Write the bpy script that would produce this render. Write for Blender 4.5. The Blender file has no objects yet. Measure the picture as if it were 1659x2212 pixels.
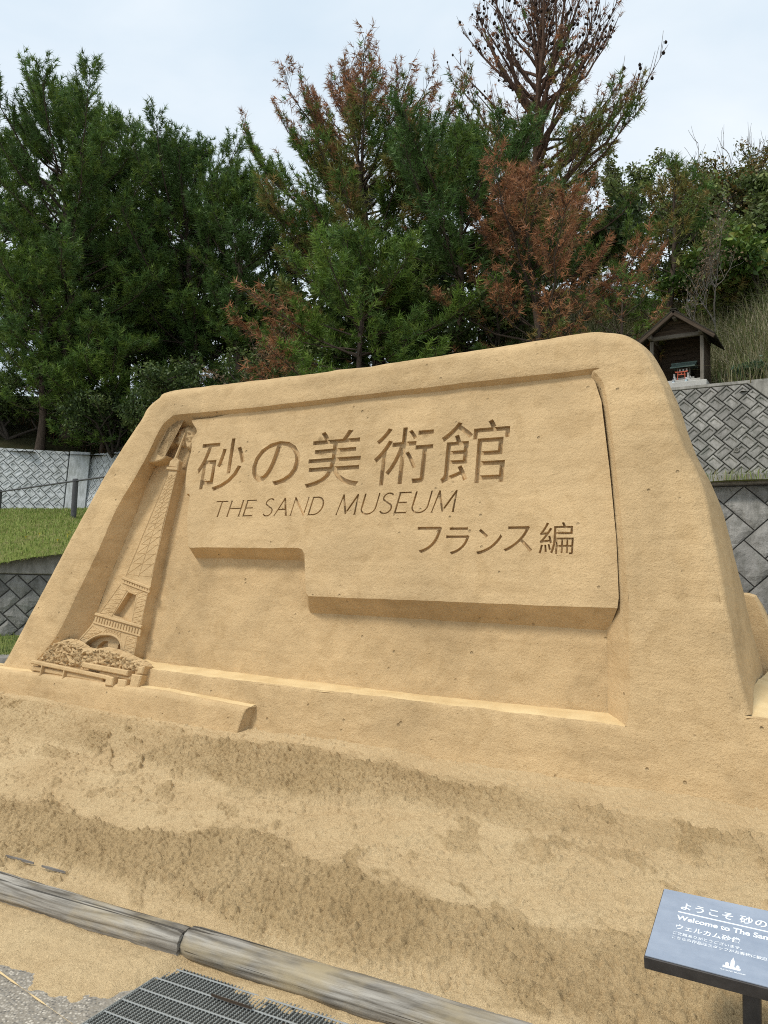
import bpy, math, random
import numpy as np
from math import radians, sin, cos, tan, pi, atan2, sqrt
from mathutils import Vector, Matrix
from mathutils.geometry import delaunay_2d_cdt

rng = np.random.default_rng(7)
random.seed(7)
SC = bpy.context.scene
COL = SC.collection

# ------------------------------------------------------------------ camera
EYE = np.array([0.0, 0.0, 1.55])
PITCH, ROLL = 0.085947, 0.026180
FPX, CXP, CYP = 1646.0, 829.5, 1106.0          # focal length and centre in units of a 1659 x 2212 picture
FWD = np.array([0, cos(PITCH), sin(PITCH)])
UPV = np.array([0, -sin(PITCH), cos(PITCH)])
RGT = np.array([1.0, 0, 0])
cam_d = bpy.data.cameras.new('camera')
cam_d.sensor_fit = 'HORIZONTAL'
cam_d.sensor_width = 36.0
cam_d.lens = 36.0 * FPX / 1659.0
cam_d.clip_start = 0.05
cam_d.clip_end = 2000
cam = bpy.data.objects.new('camera', cam_d)
COL.objects.link(cam)
ax = RGT * cos(ROLL) + UPV * sin(ROLL)
ay = -RGT * sin(ROLL) + UPV * cos(ROLL)
az = -FWD
cam.matrix_world = Matrix(((ax[0], ay[0], az[0], EYE[0]), (ax[1], ay[1], az[1], EYE[1]),
                           (ax[2], ay[2], az[2], EYE[2]), (0, 0, 0, 1)))
SC.camera = cam


def at(x, y, d):
    """the point of the place that lies d metres ahead (world Y) along a line of sight"""
    a, b = (x - CXP) / FPX, -(y - CYP) / FPX
    q = FWD + (a * cos(ROLL) - b * sin(ROLL)) * RGT + (a * sin(ROLL) + b * cos(ROLL)) * UPV
    return EYE + q * (d / q[1])


# ------------------------------------------------------------------ sky, sun, exposure
SUN_DIR = Vector((-0.72, -0.42, 1.15)).normalized()
world = bpy.data.worlds.new('World')
SC.world = world
world.use_nodes = True
wn, wl = world.node_tree.nodes, world.node_tree.links
for n in list(wn):
    wn.remove(n)
w_out = wn.new('ShaderNodeOutputWorld')
w_bg = wn.new('ShaderNodeBackground')
w_bg.inputs['Strength'].default_value = 0.1
w_sky = wn.new('ShaderNodeTexSky')
w_sky.sky_type = 'NISHITA'
w_sky.sun_disc = False
w_sky.sun_elevation = math.asin(SUN_DIR.z)
w_sky.sun_rotation = atan2(SUN_DIR.x, SUN_DIR.y)
w_sky.air_density = 1.0
w_sky.dust_density = 2.0
w_sky.ozone_density = 1.0
w_tc = wn.new('ShaderNodeTexCoord')
w_map = wn.new('ShaderNodeMapping')
w_map.inputs['Scale'].default_value = (1.0, 1.0, 2.2)
w_noise = wn.new('ShaderNodeTexNoise')
w_noise.inputs['Scale'].default_value = 2.6
w_noise.inputs['Detail'].default_value = 5
w_noise.inputs['Roughness'].default_value = 0.5
w_noise.inputs['Distortion'].default_value = 0.4
w_ramp = wn.new('ShaderNodeValToRGB')
w_ramp.color_ramp.elements[0].position = 0.33
w_ramp.color_ramp.elements[0].color = (4.7, 5.5, 6.2, 1)
w_ramp.color_ramp.elements[1].position = 0.66
w_ramp.color_ramp.elements[1].color = (6.0, 6.45, 6.8, 1)
w_mix = wn.new('ShaderNodeMixRGB')
w_mix.inputs[0].default_value = 0.93
wl.new(w_tc.outputs['Generated'], w_map.inputs['Vector'])
wl.new(w_map.outputs[0], w_noise.inputs['Vector'])
wl.new(w_noise.outputs['Fac'], w_ramp.inputs[0])
wl.new(w_sky.outputs[0], w_mix.inputs[1])
wl.new(w_ramp.outputs[0], w_mix.inputs[2])
wl.new(w_mix.outputs[0], w_bg.inputs['Color'])
wl.new(w_bg.outputs[0], w_out.inputs[0])

sun_d = bpy.data.lights.new('sun', 'SUN')
sun_d.energy = 1.5
sun_d.angle = radians(11)
sun_d.color = (1.0, 0.95, 0.86)
sun = bpy.data.objects.new('sun', sun_d)
COL.objects.link(sun)
sun.location = (-8, -6, 14)
sun.rotation_euler = SUN_DIR.to_track_quat('Z', 'Y').to_euler()

SC.view_settings.view_transform = 'Standard'
SC.view_settings.look = 'None'
SC.view_settings.gamma = 1
SC.view_settings.exposure = 0.66
SC.view_settings.use_curve_mapping = False
SC.cycles.max_bounces = 6
SC.cycles.diffuse_bounces = 4
SC.cycles.use_denoising = False
SC.cycles.filter_width = 1.05


# ------------------------------------------------------------------ helpers
def put(o, parent=None):
    COL.objects.link(o)
    if parent is not None:
        o.parent = parent
    return o


def tag(o, label=None, cat=None, group=None, kind=None):
    if cat and not kind: kind = 'thing'
    if label: o['label'] = label
    if cat: o['category'] = cat
    if group: o['group'] = group
    if kind: o['kind'] = kind
    return o


def empty(name, loc=(0, 0, 0), mat=None):
    o = bpy.data.objects.new(name, None)
    COL.objects.link(o)
    o.empty_display_size = 0.2
    if mat is not None:
        o.matrix_world = mat
    else:
        o.location = loc
    return o


def mesh_np(name, V, F, mat=None, smooth=False):
    """fast mesh from numpy arrays: F is (n,3) or (n,4), or a list of such arrays"""
    V = np.asarray(V, dtype=np.float32)
    Fs = F if isinstance(F, list) else [F]
    Fs = [np.asarray(f, dtype=np.int32) for f in Fs if len(f)]
    me = bpy.data.meshes.new(name)
    nl = sum(f.size for f in Fs)
    npoly = sum(len(f) for f in Fs)
    me.vertices.add(len(V))
    me.vertices.foreach_set('co', V.ravel())
    me.loops.add(nl)
    me.polygons.add(npoly)
    me.loops.foreach_set('vertex_index', np.concatenate([f.ravel() for f in Fs]))
    starts, k = [], 0
    for f in Fs:
        starts.append(np.arange(len(f), dtype=np.int32) * f.shape[1] + k)
        k += f.size
    me.polygons.foreach_set('loop_start', np.concatenate(starts))
    me.update(calc_edges=True)
    if smooth:
        me.polygons.foreach_set('use_smooth', np.ones(npoly, dtype=bool))
    if mat: me.materials.append(mat)
    me.validate()
    return me


def obj_np(name, V, F, mat, parent=None, smooth=False):
    return put(bpy.data.objects.new(name, mesh_np(name, V, F, mat, smooth)), parent)


class MB:
    """collects simple solids for one part"""
    def __init__(self):
        self.v, self.f = [], []

    def add(self, V, F):
        o = len(self.v)
        self.v += [tuple(map(float, p)) for p in V]
        self.f += [tuple(i + o for i in f) for f in F]
        return self

    def box(self, c, s, m=None, bev=0.0):
        """box with chamfered edges (or plain): centre c, full size s, optional 3x3 axes m (rows)"""
        h = np.array(s) / 2.0
        if bev <= 0:
            P = np.array([(x, y, z) for x in (-1, 1) for y in (-1, 1) for z in (-1, 1)]) * h
            F = [(0, 1, 3, 2), (4, 6, 7, 5), (0, 4, 5, 1), (2, 3, 7, 6), (0, 2, 6, 4), (1, 5, 7, 3)]
        else:
            b = min(bev, h.min() * 0.8)
            P, idx = [], {}
            for x in (-1, 1):
                for y in (-1, 1):
                    for z in (-1, 1):
                        for k in range(3):
                            q = h * np.array((x, y, z)) - b * np.array((x, y, z)) * (np.arange(3) != k)
                            idx[(x, y, z, k)] = len(P)
                            P.append(q)
            P = np.array(P)
            F = []
            sg = (-1, 1)
            def fc(ids):
                a = P[list(ids)]
                n = np.cross(a[1] - a[0], a[2] - a[0])
                F.append(tuple(ids) if n @ a.mean(0) > 0 else tuple(reversed(ids)))
            for k in range(3):
                i, j = [q for q in range(3) if q != k]
                for s_ in sg:
                    ids = []
                    for a, c2 in ((-1, -1), (1, -1), (1, 1), (-1, 1)):
                        t = [0, 0, 0]; t[k] = s_; t[i] = a; t[j] = c2
                        ids.append(idx[tuple(t) + (k,)])
                    fc(ids)
            for k in range(3):
                i, j = [q for q in range(3) if q != k]
                for a in sg:
                    for c2 in sg:
                        t0 = [0, 0, 0]; t0[i] = a; t0[j] = c2; t0[k] = -1
                        t1 = list(t0); t1[k] = 1
                        fc([idx[tuple(t0) + (i,)], idx[tuple(t1) + (i,)], idx[tuple(t1) + (j,)], idx[tuple(t0) + (j,)]])
            for x in sg:
                for y in sg:
                    for z in sg:
                        fc([idx[(x, y, z, 0)], idx[(x, y, z, 1)], idx[(x, y, z, 2)]])
        if m is not None:
            P = P @ np.array(m)
        return self.add(P + np.array(c), F)

    def tube(self, pts, rad, n=8, cap=True):
        pts = [np.array(p, float) for p in pts]
        if np.isscalar(rad): rad = [rad] * len(pts)
        V, F = [], []
        ref = None
        for i, p in enumerate(pts):
            d = pts[min(i + 1, len(pts) - 1)] - pts[max(i - 1, 0)]
            d = d / (np.linalg.norm(d) + 1e-9)
            if ref is None:
                ref = np.array((0, 0, 1.0)) if abs(d[2]) < 0.9 else np.array((1.0, 0, 0))
            a = np.cross(d, ref); a /= np.linalg.norm(a) + 1e-9
            b = np.cross(d, a)
            ref = -b if False else ref
            for k in range(n):
                t = 2 * pi * k / n
                V.append(p + rad[i] * (a * cos(t) + b * sin(t)))
        for i in range(len(pts) - 1):
            for k in range(n):
                F.append((i * n + k, i * n + (k + 1) % n, (i + 1) * n + (k + 1) % n, (i + 1) * n + k))
        if cap:
            F.append(tuple(range(n)))
            F.append(tuple(reversed([(len(pts) - 1) * n + k for k in range(n)])))
        return self.add(V, F)

    def prism(self, poly, z0, z1, ch=0.0, m=None, o=(0, 0, 0)):
        """extruded polygon in local xy from z0 to z1, with a chamfered top"""
        poly = [tuple(p) for p in poly]
        n = len(poly)
        rings = [(poly, z0), (poly, z1 - ch)]
        if ch > 0:
            rings.append((shrink(poly, ch), z1))
        V = [(x, y, z) for P, z in rings for x, y in P]
        F = []
        for i in range(len(rings) - 1):
            for k in range(n):
                F.append((i * n + k, i * n + (k + 1) % n, (i + 1) * n + (k + 1) % n, (i + 1) * n + k))
        F.append(tuple((len(rings) - 1) * n + k for k in range(n)))
        F.append(tuple(reversed(range(n))))
        V = np.array(V)
        if m is not None: V = V @ np.array(m)
        return self.add(V + np.array(o), F)

    def mesh(self, name, mat=None, smooth=False):
        me = bpy.data.meshes.new(name)
        me.from_pydata(self.v, [], self.f)
        me.update()
        if smooth:
            me.polygons.foreach_set('use_smooth', np.ones(len(me.polygons), dtype=bool))
        if mat: me.materials.append(mat)
        return me

    def build(self, name, mat, parent=None, smooth=False):
        return put(bpy.data.objects.new(name, self.mesh(name, mat, smooth)), parent)


def area2(P):
    P = np.asarray(P)
    x, y = P[:, 0], P[:, 1]
    return 0.5 * float(np.sum(x * np.roll(y, -1) - np.roll(x, -1) * y))


def shrink(poly, d):
    """offset a counter-clockwise polygon inwards by d"""
    P = np.array(poly, float)
    n = len(P)
    out = []
    for i in range(n):
        a, b, c = P[i - 1], P[i], P[(i + 1) % n]
        e0 = (b - a) / (np.linalg.norm(b - a) + 1e-12)
        e1_ = (c - b) / (np.linalg.norm(c - b) + 1e-12)
        n0, n1 = np.array((-e0[1], e0[0])), np.array((-e1_[1], e1_[0]))
        k = 1 + n0 @ n1
        out.append(tuple(b + (n0 + n1) * d / max(k, 0.35)))
    return out


def clip_poly(sub, clip):
    """Sutherland-Hodgman: sub polygon cut to the convex counter-clockwise polygon clip"""
    out = [np.array(p, float) for p in sub]
    n = len(clip)
    for i in range(n):
        a, b = np.array(clip[i], float), np.array(clip[(i + 1) % n], float)
        e = b - a
        side = lambda p: e[0] * (p[1] - a[1]) - e[1] * (p[0] - a[0])
        new = []
        for k in range(len(out)):
            p, q = out[k], out[(k + 1) % len(out)]
            sp, sq = side(p), side(q)
            if sp >= 0: new.append(p)
            if sp * sq < 0: new.append(p + (q - p) * (sp / (sp - sq)))
        out = new
        if len(out) < 3: return []
    res = []
    for p in out:
        if not res or np.linalg.norm(p - res[-1]) > 1e-4: res.append(p)
    if len(res) > 2 and np.linalg.norm(res[0] - res[-1]) < 1e-4: res.pop()
    return res


def inside(px, py, poly):
    """even-odd test, vectorised"""
    P = np.asarray(poly, float)
    x0, y0 = P[:, 0], P[:, 1]
    x1, y1 = np.roll(x0, -1), np.roll(y0, -1)
    r = np.zeros(np.shape(px), bool)
    for a, b, c, d in zip(x0, y0, x1, y1):
        if b == d: continue
        hit = ((b > py) != (d > py)) & (px < (c - a) * (py - b) / (d - b) + a)
        r ^= hit
    return r


def fill(loops, step=None, jitter=0.3, keep=None):
    """triangulate the even-odd inside of several loops, with grid points for relief. Returns V(n,2), F(m,3)"""
    vs, es = [], []
    for lp in loops:
        o = len(vs)
        vs += [Vector((float(p[0]), float(p[1]))) for p in lp]
        es += [(o + i, o + (i + 1) % len(lp)) for i in range(len(lp))]
    if step:
        allp = np.array([tuple(v) for v in vs])
        lo, hi = allp.min(0), allp.max(0)
        gx, gy = np.meshgrid(np.arange(lo[0], hi[0], step), np.arange(lo[1], hi[1], step))
        gx = gx.ravel() + rng.uniform(-jitter, jitter, gx.size) * step
        gy = gy.ravel() + rng.uniform(-jitter, jitter, gy.size) * step
        ok = np.zeros(gx.shape, bool)
        for lp in loops: ok ^= inside(gx, gy, lp)
        vs += [Vector((float(a), float(b))) for a, b in zip(gx[ok], gy[ok])]
    r = delaunay_2d_cdt(vs, es, [], 1, 1e-6)
    V = np.array([tuple(v) for v in r[0]])
    F = np.array([f for f in r[2] if len(f) == 3])
    c = V[F].mean(1)
    ok = np.zeros(len(F), bool)
    for lp in loops: ok ^= inside(c[:, 0], c[:, 1], lp)
    return V, F[ok]


def dense(pts, step, closed=False):
    P = [np.array(p, float) for p in pts]
    if closed: P.append(P[0])
    out = []
    for a, b in zip(P[:-1], P[1:]):
        n = max(1, int(np.linalg.norm(b - a) / step))
        for k in range(n): out.append(a + (b - a) * k / n)
    if not closed: out.append(P[-1])
    return np.array(out)


def smooth_line(pts, n=6, closed=False):
    """Catmull-Rom through the points"""
    P = np.array(pts, float)
    m = len(P)
    out = []
    rg = range(m) if closed else range(m - 1)
    for i in rg:
        p0 = P[i - 1] if (i > 0 or closed) else P[i]
        p1, p2 = P[i], P[(i + 1) % m]
        p3 = P[(i + 2) % m] if (i + 2 < m or closed) else p2
        for k in range(n):
            t = k / n
            out.append(0.5 * ((2 * p1) + (-p0 + p2) * t + (2 * p0 - 5 * p1 + 4 * p2 - p3) * t * t
                              + (-p0 + 3 * p1 - 3 * p2 + p3) * t ** 3))
    if not closed: out.append(P[-1])
    return np.array(out)


def resample(P, n):
    P = np.asarray(P, float)
    d = np.r_[0, np.cumsum(np.linalg.norm(np.diff(P, axis=0), axis=1))]
    t = np.linspace(0, d[-1], n)
    return np.stack([np.interp(t, d, P[:, k]) for k in range(P.shape[1])], 1)


_perm = np.random.default_rng(3).integers(0, 2 ** 31, 4096)
def _h(ix, iy, iz):
    k = (ix * 73856093 ^ iy * 19349663 ^ iz * 83492791) & 4095
    return (_perm[k] / 2 ** 31).astype(np.float64)


def vnoise(x, y, z=0.0):
    """value noise 0..1"""
    x, y = np.asarray(x, float), np.asarray(y, float)
    z = np.broadcast_to(np.asarray(z, float), x.shape)
    ix, iy, iz = np.floor(x).astype(np.int64), np.floor(y).astype(np.int64), np.floor(z).astype(np.int64)
    fx, fy, fz = x - ix, y - iy, z - iz
    fx, fy, fz = [f * f * (3 - 2 * f) for f in (fx, fy, fz)]
    r = 0
    for dx in (0, 1):
        for dy in (0, 1):
            for dz in (0, 1):
                r = r + _h(ix + dx, iy + dy, iz + dz) * (fx if dx else 1 - fx) * (fy if dy else 1 - fy) * (fz if dz else 1 - fz)
    return r


def fbm(x, y, z=0.0, oct=4, gain=0.5):
    s, a, t = 0, 1.0, 0
    for k in range(oct):
        s = s + a * vnoise(np.asarray(x) * 2 ** k + 17.3 * k, np.asarray(y) * 2 ** k + 5.1 * k, np.asarray(z) * 2 ** k)
        t += a
        a *= gain
    return s / t


def sstep(a, b, x):
    t = np.clip((x - a) / (b - a), 0, 1)
    return t * t * (3 - 2 * t)


# ------------------------------------------------------------------ materials
class Mat:
    def __init__(self, name, rough=0.9, spec=0.2):
        self.m = bpy.data.materials.new(name)
        self.m.use_nodes = True
        self.n, self.l = self.m.node_tree.nodes, self.m.node_tree.links
        self.b = self.n['Principled BSDF']
        self.b.inputs['Roughness'].default_value = rough
        self.b.inputs['Specular IOR Level'].default_value = spec
        self._pos = None

    def pos(self, scale=(1, 1, 1), obj=False):
        if obj:
            g = self.n.new('ShaderNodeTexCoord').outputs['Object']
        else:
            g = self.n.new('ShaderNodeNewGeometry').outputs['Position']
        mp = self.n.new('ShaderNodeMapping')
        mp.inputs['Scale'].default_value = scale
        self.l.new(g, mp.inputs['Vector'])
        return mp.outputs[0]

    def noise(self, scale, detail=4, rough=0.55, v=None, dist=0.0):
        t = self.n.new('ShaderNodeTexNoise')
        t.inputs['Scale'].default_value = scale
        t.inputs['Detail'].default_value = detail
        t.inputs['Roughness'].default_value = rough
        t.inputs['Distortion'].default_value = dist
        self.l.new(v if v is not None else self.pos(), t.inputs['Vector'])
        return t.outputs['Fac']

    def voronoi(self, scale, v=None, feature='F1', out='Distance', rnd=1.0):
        t = self.n.new('ShaderNodeTexVoronoi')
        t.feature = feature
        t.inputs['Scale'].default_value = scale
        t.inputs['Randomness'].default_value = rnd
        self.l.new(v if v is not None else self.pos(), t.inputs['Vector'])
        return t.outputs[out]

    def ramp(self, fac, stops, interp='LINEAR'):
        r = self.n.new('ShaderNodeValToRGB')
        r.color_ramp.interpolation = interp
        e = r.color_ramp.elements
        while len(e) < len(stops): e.new(0.5)
        for i, (p, c) in enumerate(stops):
            e[i].position = p
            e[i].color = tuple(c) + (1,) if len(c) == 3 else c
        self.l.new(fac, r.inputs[0])
        return r.outputs[0]

    def mix(self, fac, a, b, mode='MIX'):
        m = self.n.new('ShaderNodeMixRGB')
        m.blend_type = mode
        for i, x in ((0, fac), (1, a), (2, b)):
            if hasattr(x, 'is_output'): self.l.new(x, m.inputs[i])
            elif i == 0: m.inputs[0].default_value = x
            else: m.inputs[i].default_value = tuple(x) + (1,)
        return m.outputs[0]

    def math(self, op, a, b=None):
        m = self.n.new('ShaderNodeMath')
        m.operation = op
        for i, x in enumerate((a, b)):
            if x is None: continue
            if hasattr(x, 'is_output'): self.l.new(x, m.inputs[i])
            else: m.inputs[i].default_value = x
        return m.outputs[0]

    def attr(self, name):
        a = self.n.new('ShaderNodeAttribute')
        a.attribute_name = name
        return a

    def color(self, c):
        if hasattr(c, 'is_output'): self.l.new(c, self.b.inputs['Base Color'])
        else: self.b.inputs['Base Color'].default_value = tuple(c) + (1,)
        return self

    def bump(self, layers):
        """layers: list of (height socket, strength, distance)"""
        prev = None
        for h, s, d in layers:
            b = self.n.new('ShaderNodeBump')
            b.inputs['Strength'].default_value = s
            b.inputs['Distance'].default_value = d
            self.l.new(h, b.inputs['Height'])
            if prev is not None: self.l.new(prev, b.inputs['Normal'])
            prev = b.outputs[0]
        self.l.new(prev, self.b.inputs['Normal'])
        return self


def mat_packed(name, col, var=0.17, pits=True, grain=1.0):
    """compacted damp sand"""
    M = Mat(name, 0.95, 0.1)
    c = np.array(col)
    big = M.noise(1.6, 5, 0.6, dist=0.6)
    mid = M.noise(9, 4, 0.6, M.pos((1, 1, 1.8)))
    fine = M.noise(160, 3, 0.7)
    base = M.ramp(big, [(0.3, tuple(c * (1 - var))), (0.5, tuple(c)), (0.72, tuple(np.minimum(c * (1 + var * 0.9), 0.9)))])
    base = M.mix(0.5, base, M.ramp(mid, [(0.3, (0.82, 0.81, 0.79)), (0.6, (1, 1, 1))]), 'MULTIPLY')
    base = M.mix(0.55, base, M.ramp(fine, [(0.32, (0.66, 0.64, 0.6)), (0.55, (1, 1, 1)), (0.75, (1.0, 1.0, 1.0))]), 'MULTIPLY')
    lay = M.noise(3.0, 4, 0.6, M.pos((0.35, 0.35, 5.0)))
    base = M.mix(0.5, base, M.ramp(lay, [(0.35, (0.86, 0.84, 0.81)), (0.6, (1, 1, 1))]), 'MULTIPLY')
    blot = M.noise(4.5, 6, 0.7, dist=1.2)
    base = M.mix(0.5, base, M.ramp(blot, [(0.38, (0.84, 0.81, 0.76)), (0.50, (1, 1, 1)), (0.72, (1.0, 1.0, 1.0))]), 'MULTIPLY')
    L = [(M.noise(26, 5, 0.7), 0.28 * grain, 0.02), (M.noise(62, 4, 0.7), 0.6 * grain, 0.012), (fine, 0.7 * grain, 0.004), (mid, 0.3 * grain, 0.02)]
    if pits:
        vz = M.voronoi(11, M.pos((1, 1, 1)), rnd=1.0)
        sel = M.ramp(M.noise(3.1, 3, 0.6), [(0.46, (0, 0, 0)), (0.60, (1, 1, 1))])
        pit = M.ramp(vz, [(0.06, (1, 1, 1)), (0.12, (0, 0, 0))])
        pm = M.math('MULTIPLY', pit, sel)
        base = M.mix(M.math('MULTIPLY', pm, 0.55), base, tuple(c * 0.42))
        L.append((M.math('SUBTRACT', 1.0, pm), 0.8, 0.012))
    M.color(base)
    M.bump(L)
    return M.m


M_SAND_WALL = mat_packed('packed_sand', (0.640, 0.458, 0.250))
M_SAND_PANEL = mat_packed('packed_sand_panel', (0.650, 0.466, 0.256), 0.14, True, 0.9)
M_SAND_TOWER = mat_packed('carved_sand', (0.630, 0.450, 0.246), 0.08, False, 0.7)


def mat_loose():
    M = Mat('loose_dry_sand', 0.95, 0.1)
    fine = M.noise(220, 3, 0.7)
    b = M.ramp(M.noise(6, 4, 0.6), [(0.35, (0.66, 0.48, 0.25)), (0.65, (0.76, 0.58, 0.32))])
    M.color(M.mix(0.4, b, M.ramp(fine, [(0.35, (0.7, 0.68, 0.64)), (0.6, (1, 1, 1))]), 'MULTIPLY'))
    M.bump([(M.noise(90, 3, 0.6), 0.3, 0.008), (fine, 0.4, 0.003)])
    return M.m


M_LOOSE = mat_loose()

# ------------------------------------------------------------------ frame of the sculpture: e1 right, e2 up the face, nb out of the face
P0 = np.array([1.13224, 4.27205, 0.45])
E1 = np.array([0.856518, -0.516117, 0.0])
E2 = np.array([0.080738, 0.133989, 0.987688])
NB = np.array([-0.509763, -0.845973, 0.156434])
NH = np.array([-0.516117, -0.856518, 0.0])


def t_log(s):
    return 1.78 - 0.085 * s


def st2w(s, t, z):
    s, t, z = np.broadcast_arrays(s, t, z)
    return np.stack([P0[0] + s * E1[0] + t * NH[0], P0[1] + s * E1[1] + t * NH[1], z], -1)


# ------------------------------------------------------------------ ground: pavement, sand bed
def mat_pavement():
    M = Mat('aggregate_concrete', 0.85, 0.3)
    v = M.voronoi(95, out='Color')
    g = M.n.new('ShaderNodeSeparateColor')
    M.l.new(v, g.inputs[0])
    st = M.ramp(g.outputs[0], [(0.0, (0.13, 0.12, 0.105)), (0.35, (0.25, 0.23, 0.20)), (0.7, (0.40, 0.36, 0.30)), (1.0, (0.56, 0.51, 0.43))])
    dd = M.voronoi(95)
    M.color(M.mix(M.ramp(dd, [(0.35, (0, 0, 0)), (0.6, (1, 1, 1))]), st, (0.27, 0.24, 0.195)))
    M.bump([(M.math('SUBTRACT', 1.0, dd), 0.6, 0.006), (M.noise(40, 3), 0.2, 0.01)])
    return M.m


V = [(-300, -60, 0), (300, -60, 0), (300, 500, 0), (-300, 500, 0)]
g = obj_np('ground', V, np.array([[0, 1, 2, 3]]), mat_pavement())
tag(g, kind='structure')

A_POLY = [(-2.82, 0.60), (-2.76, 0.26), (-2.31, 0.16), (-1.03, 0.18), (-0.63, 0.23), (0.15, 0.26), (0.91, 0.24), (1.8, 0.2), (1.8, 0.45), (0.93, 0.45), (-0.2, 0.6),
          (-0.79, 0.57), (-1.36, 0.70), (-1.77, 0.77), (-2.08, 0.72), (-2.6, 0.69)]
A0_POLY = [(-6.4, 0.2), (-5.05, 0.18), (-4.2, 0.17), (-3.26, 0.15), (-2.37, 0.15), (-2.69, 0.31), (-2.81, 0.61), (-3.32, 0.76), (-4.24, 0.69), (-6.4, 0.6)]
B_POLY = [(-5, 1.6), (-3.0, 1.46), (-2.64, 1.35), (-2.4, 1.37), (-2.17, 1.39), (-1.92, 1.33), (-1.65, 1.32), (-1.58, 1.2), (-1.4, 1.16), (-1.18, 1.14), (-0.95, 1.24),
          (-0.73, 1.22), (-0.41, 1.27), (-0.22, 1.28), (0.03, 1.2), (0.15, 1.24), (0.34, 1.24), (0.51, 1.16), (0.98, 1.15), (2.4, 1.1), (2.4, 1.75), (0.75, 1.70), (0.55, 1.68),
          (0.35, 1.67), (0.19, 1.70), (0.12, 1.64), (0.03, 1.53), (-0.23, 1.63), (-0.38, 1.73), (-0.49, 1.74), (-0.78, 1.71), (-1.07, 1.68), (-1.33, 1.70), (-1.61, 1.71), (-2.05, 1.76), (-2.4, 1.83), (-5, 2.1)]


def soft_in(s, t, poly, amp):
    r = 0.0
    for k in range(4):
        w = amp * (fbm(s * 5 + 9 * k, t * 5 + 3, k * 2.0, 4) - 0.5) * 2.2
        w2 = amp * (fbm(s * 5 + 31 + 4 * k, t * 5, k * 2.0, 4) - 0.5) * 2.2
        r = r + inside(s + w, t + w2 + 0.022 * (k - 1.5), poly)
    return r / 4.0


def sand_height(s, t):
    tl = t_log(s)
    u = t / tl * 1.85
    z = np.interp(u, [-0.4, 0, 0.25, 0.7, 1.2, 1.55, 1.72, 1.85], [0.47, 0.462, 0.405, 0.325, 0.218, 0.142, 0.116, 0.10])
    dl = t - tl
    drift = 0.045 * np.exp(-(np.clip(dl, 0, None) - 0.05) / 0.11) - 0.0125
    return z, dl, drift


def in_view(P, margin=0.12):
    r = P - EYE
    dz = r @ FWD
    x = (r @ ax) / dz * FPX / 1659.0
    y = (r @ ay) / dz * FPX / 2212.0
    return (dz > 0.3) & (np.abs(x) < 0.5 + margin) & (np.abs(y) < 0.5 + margin)


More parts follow.
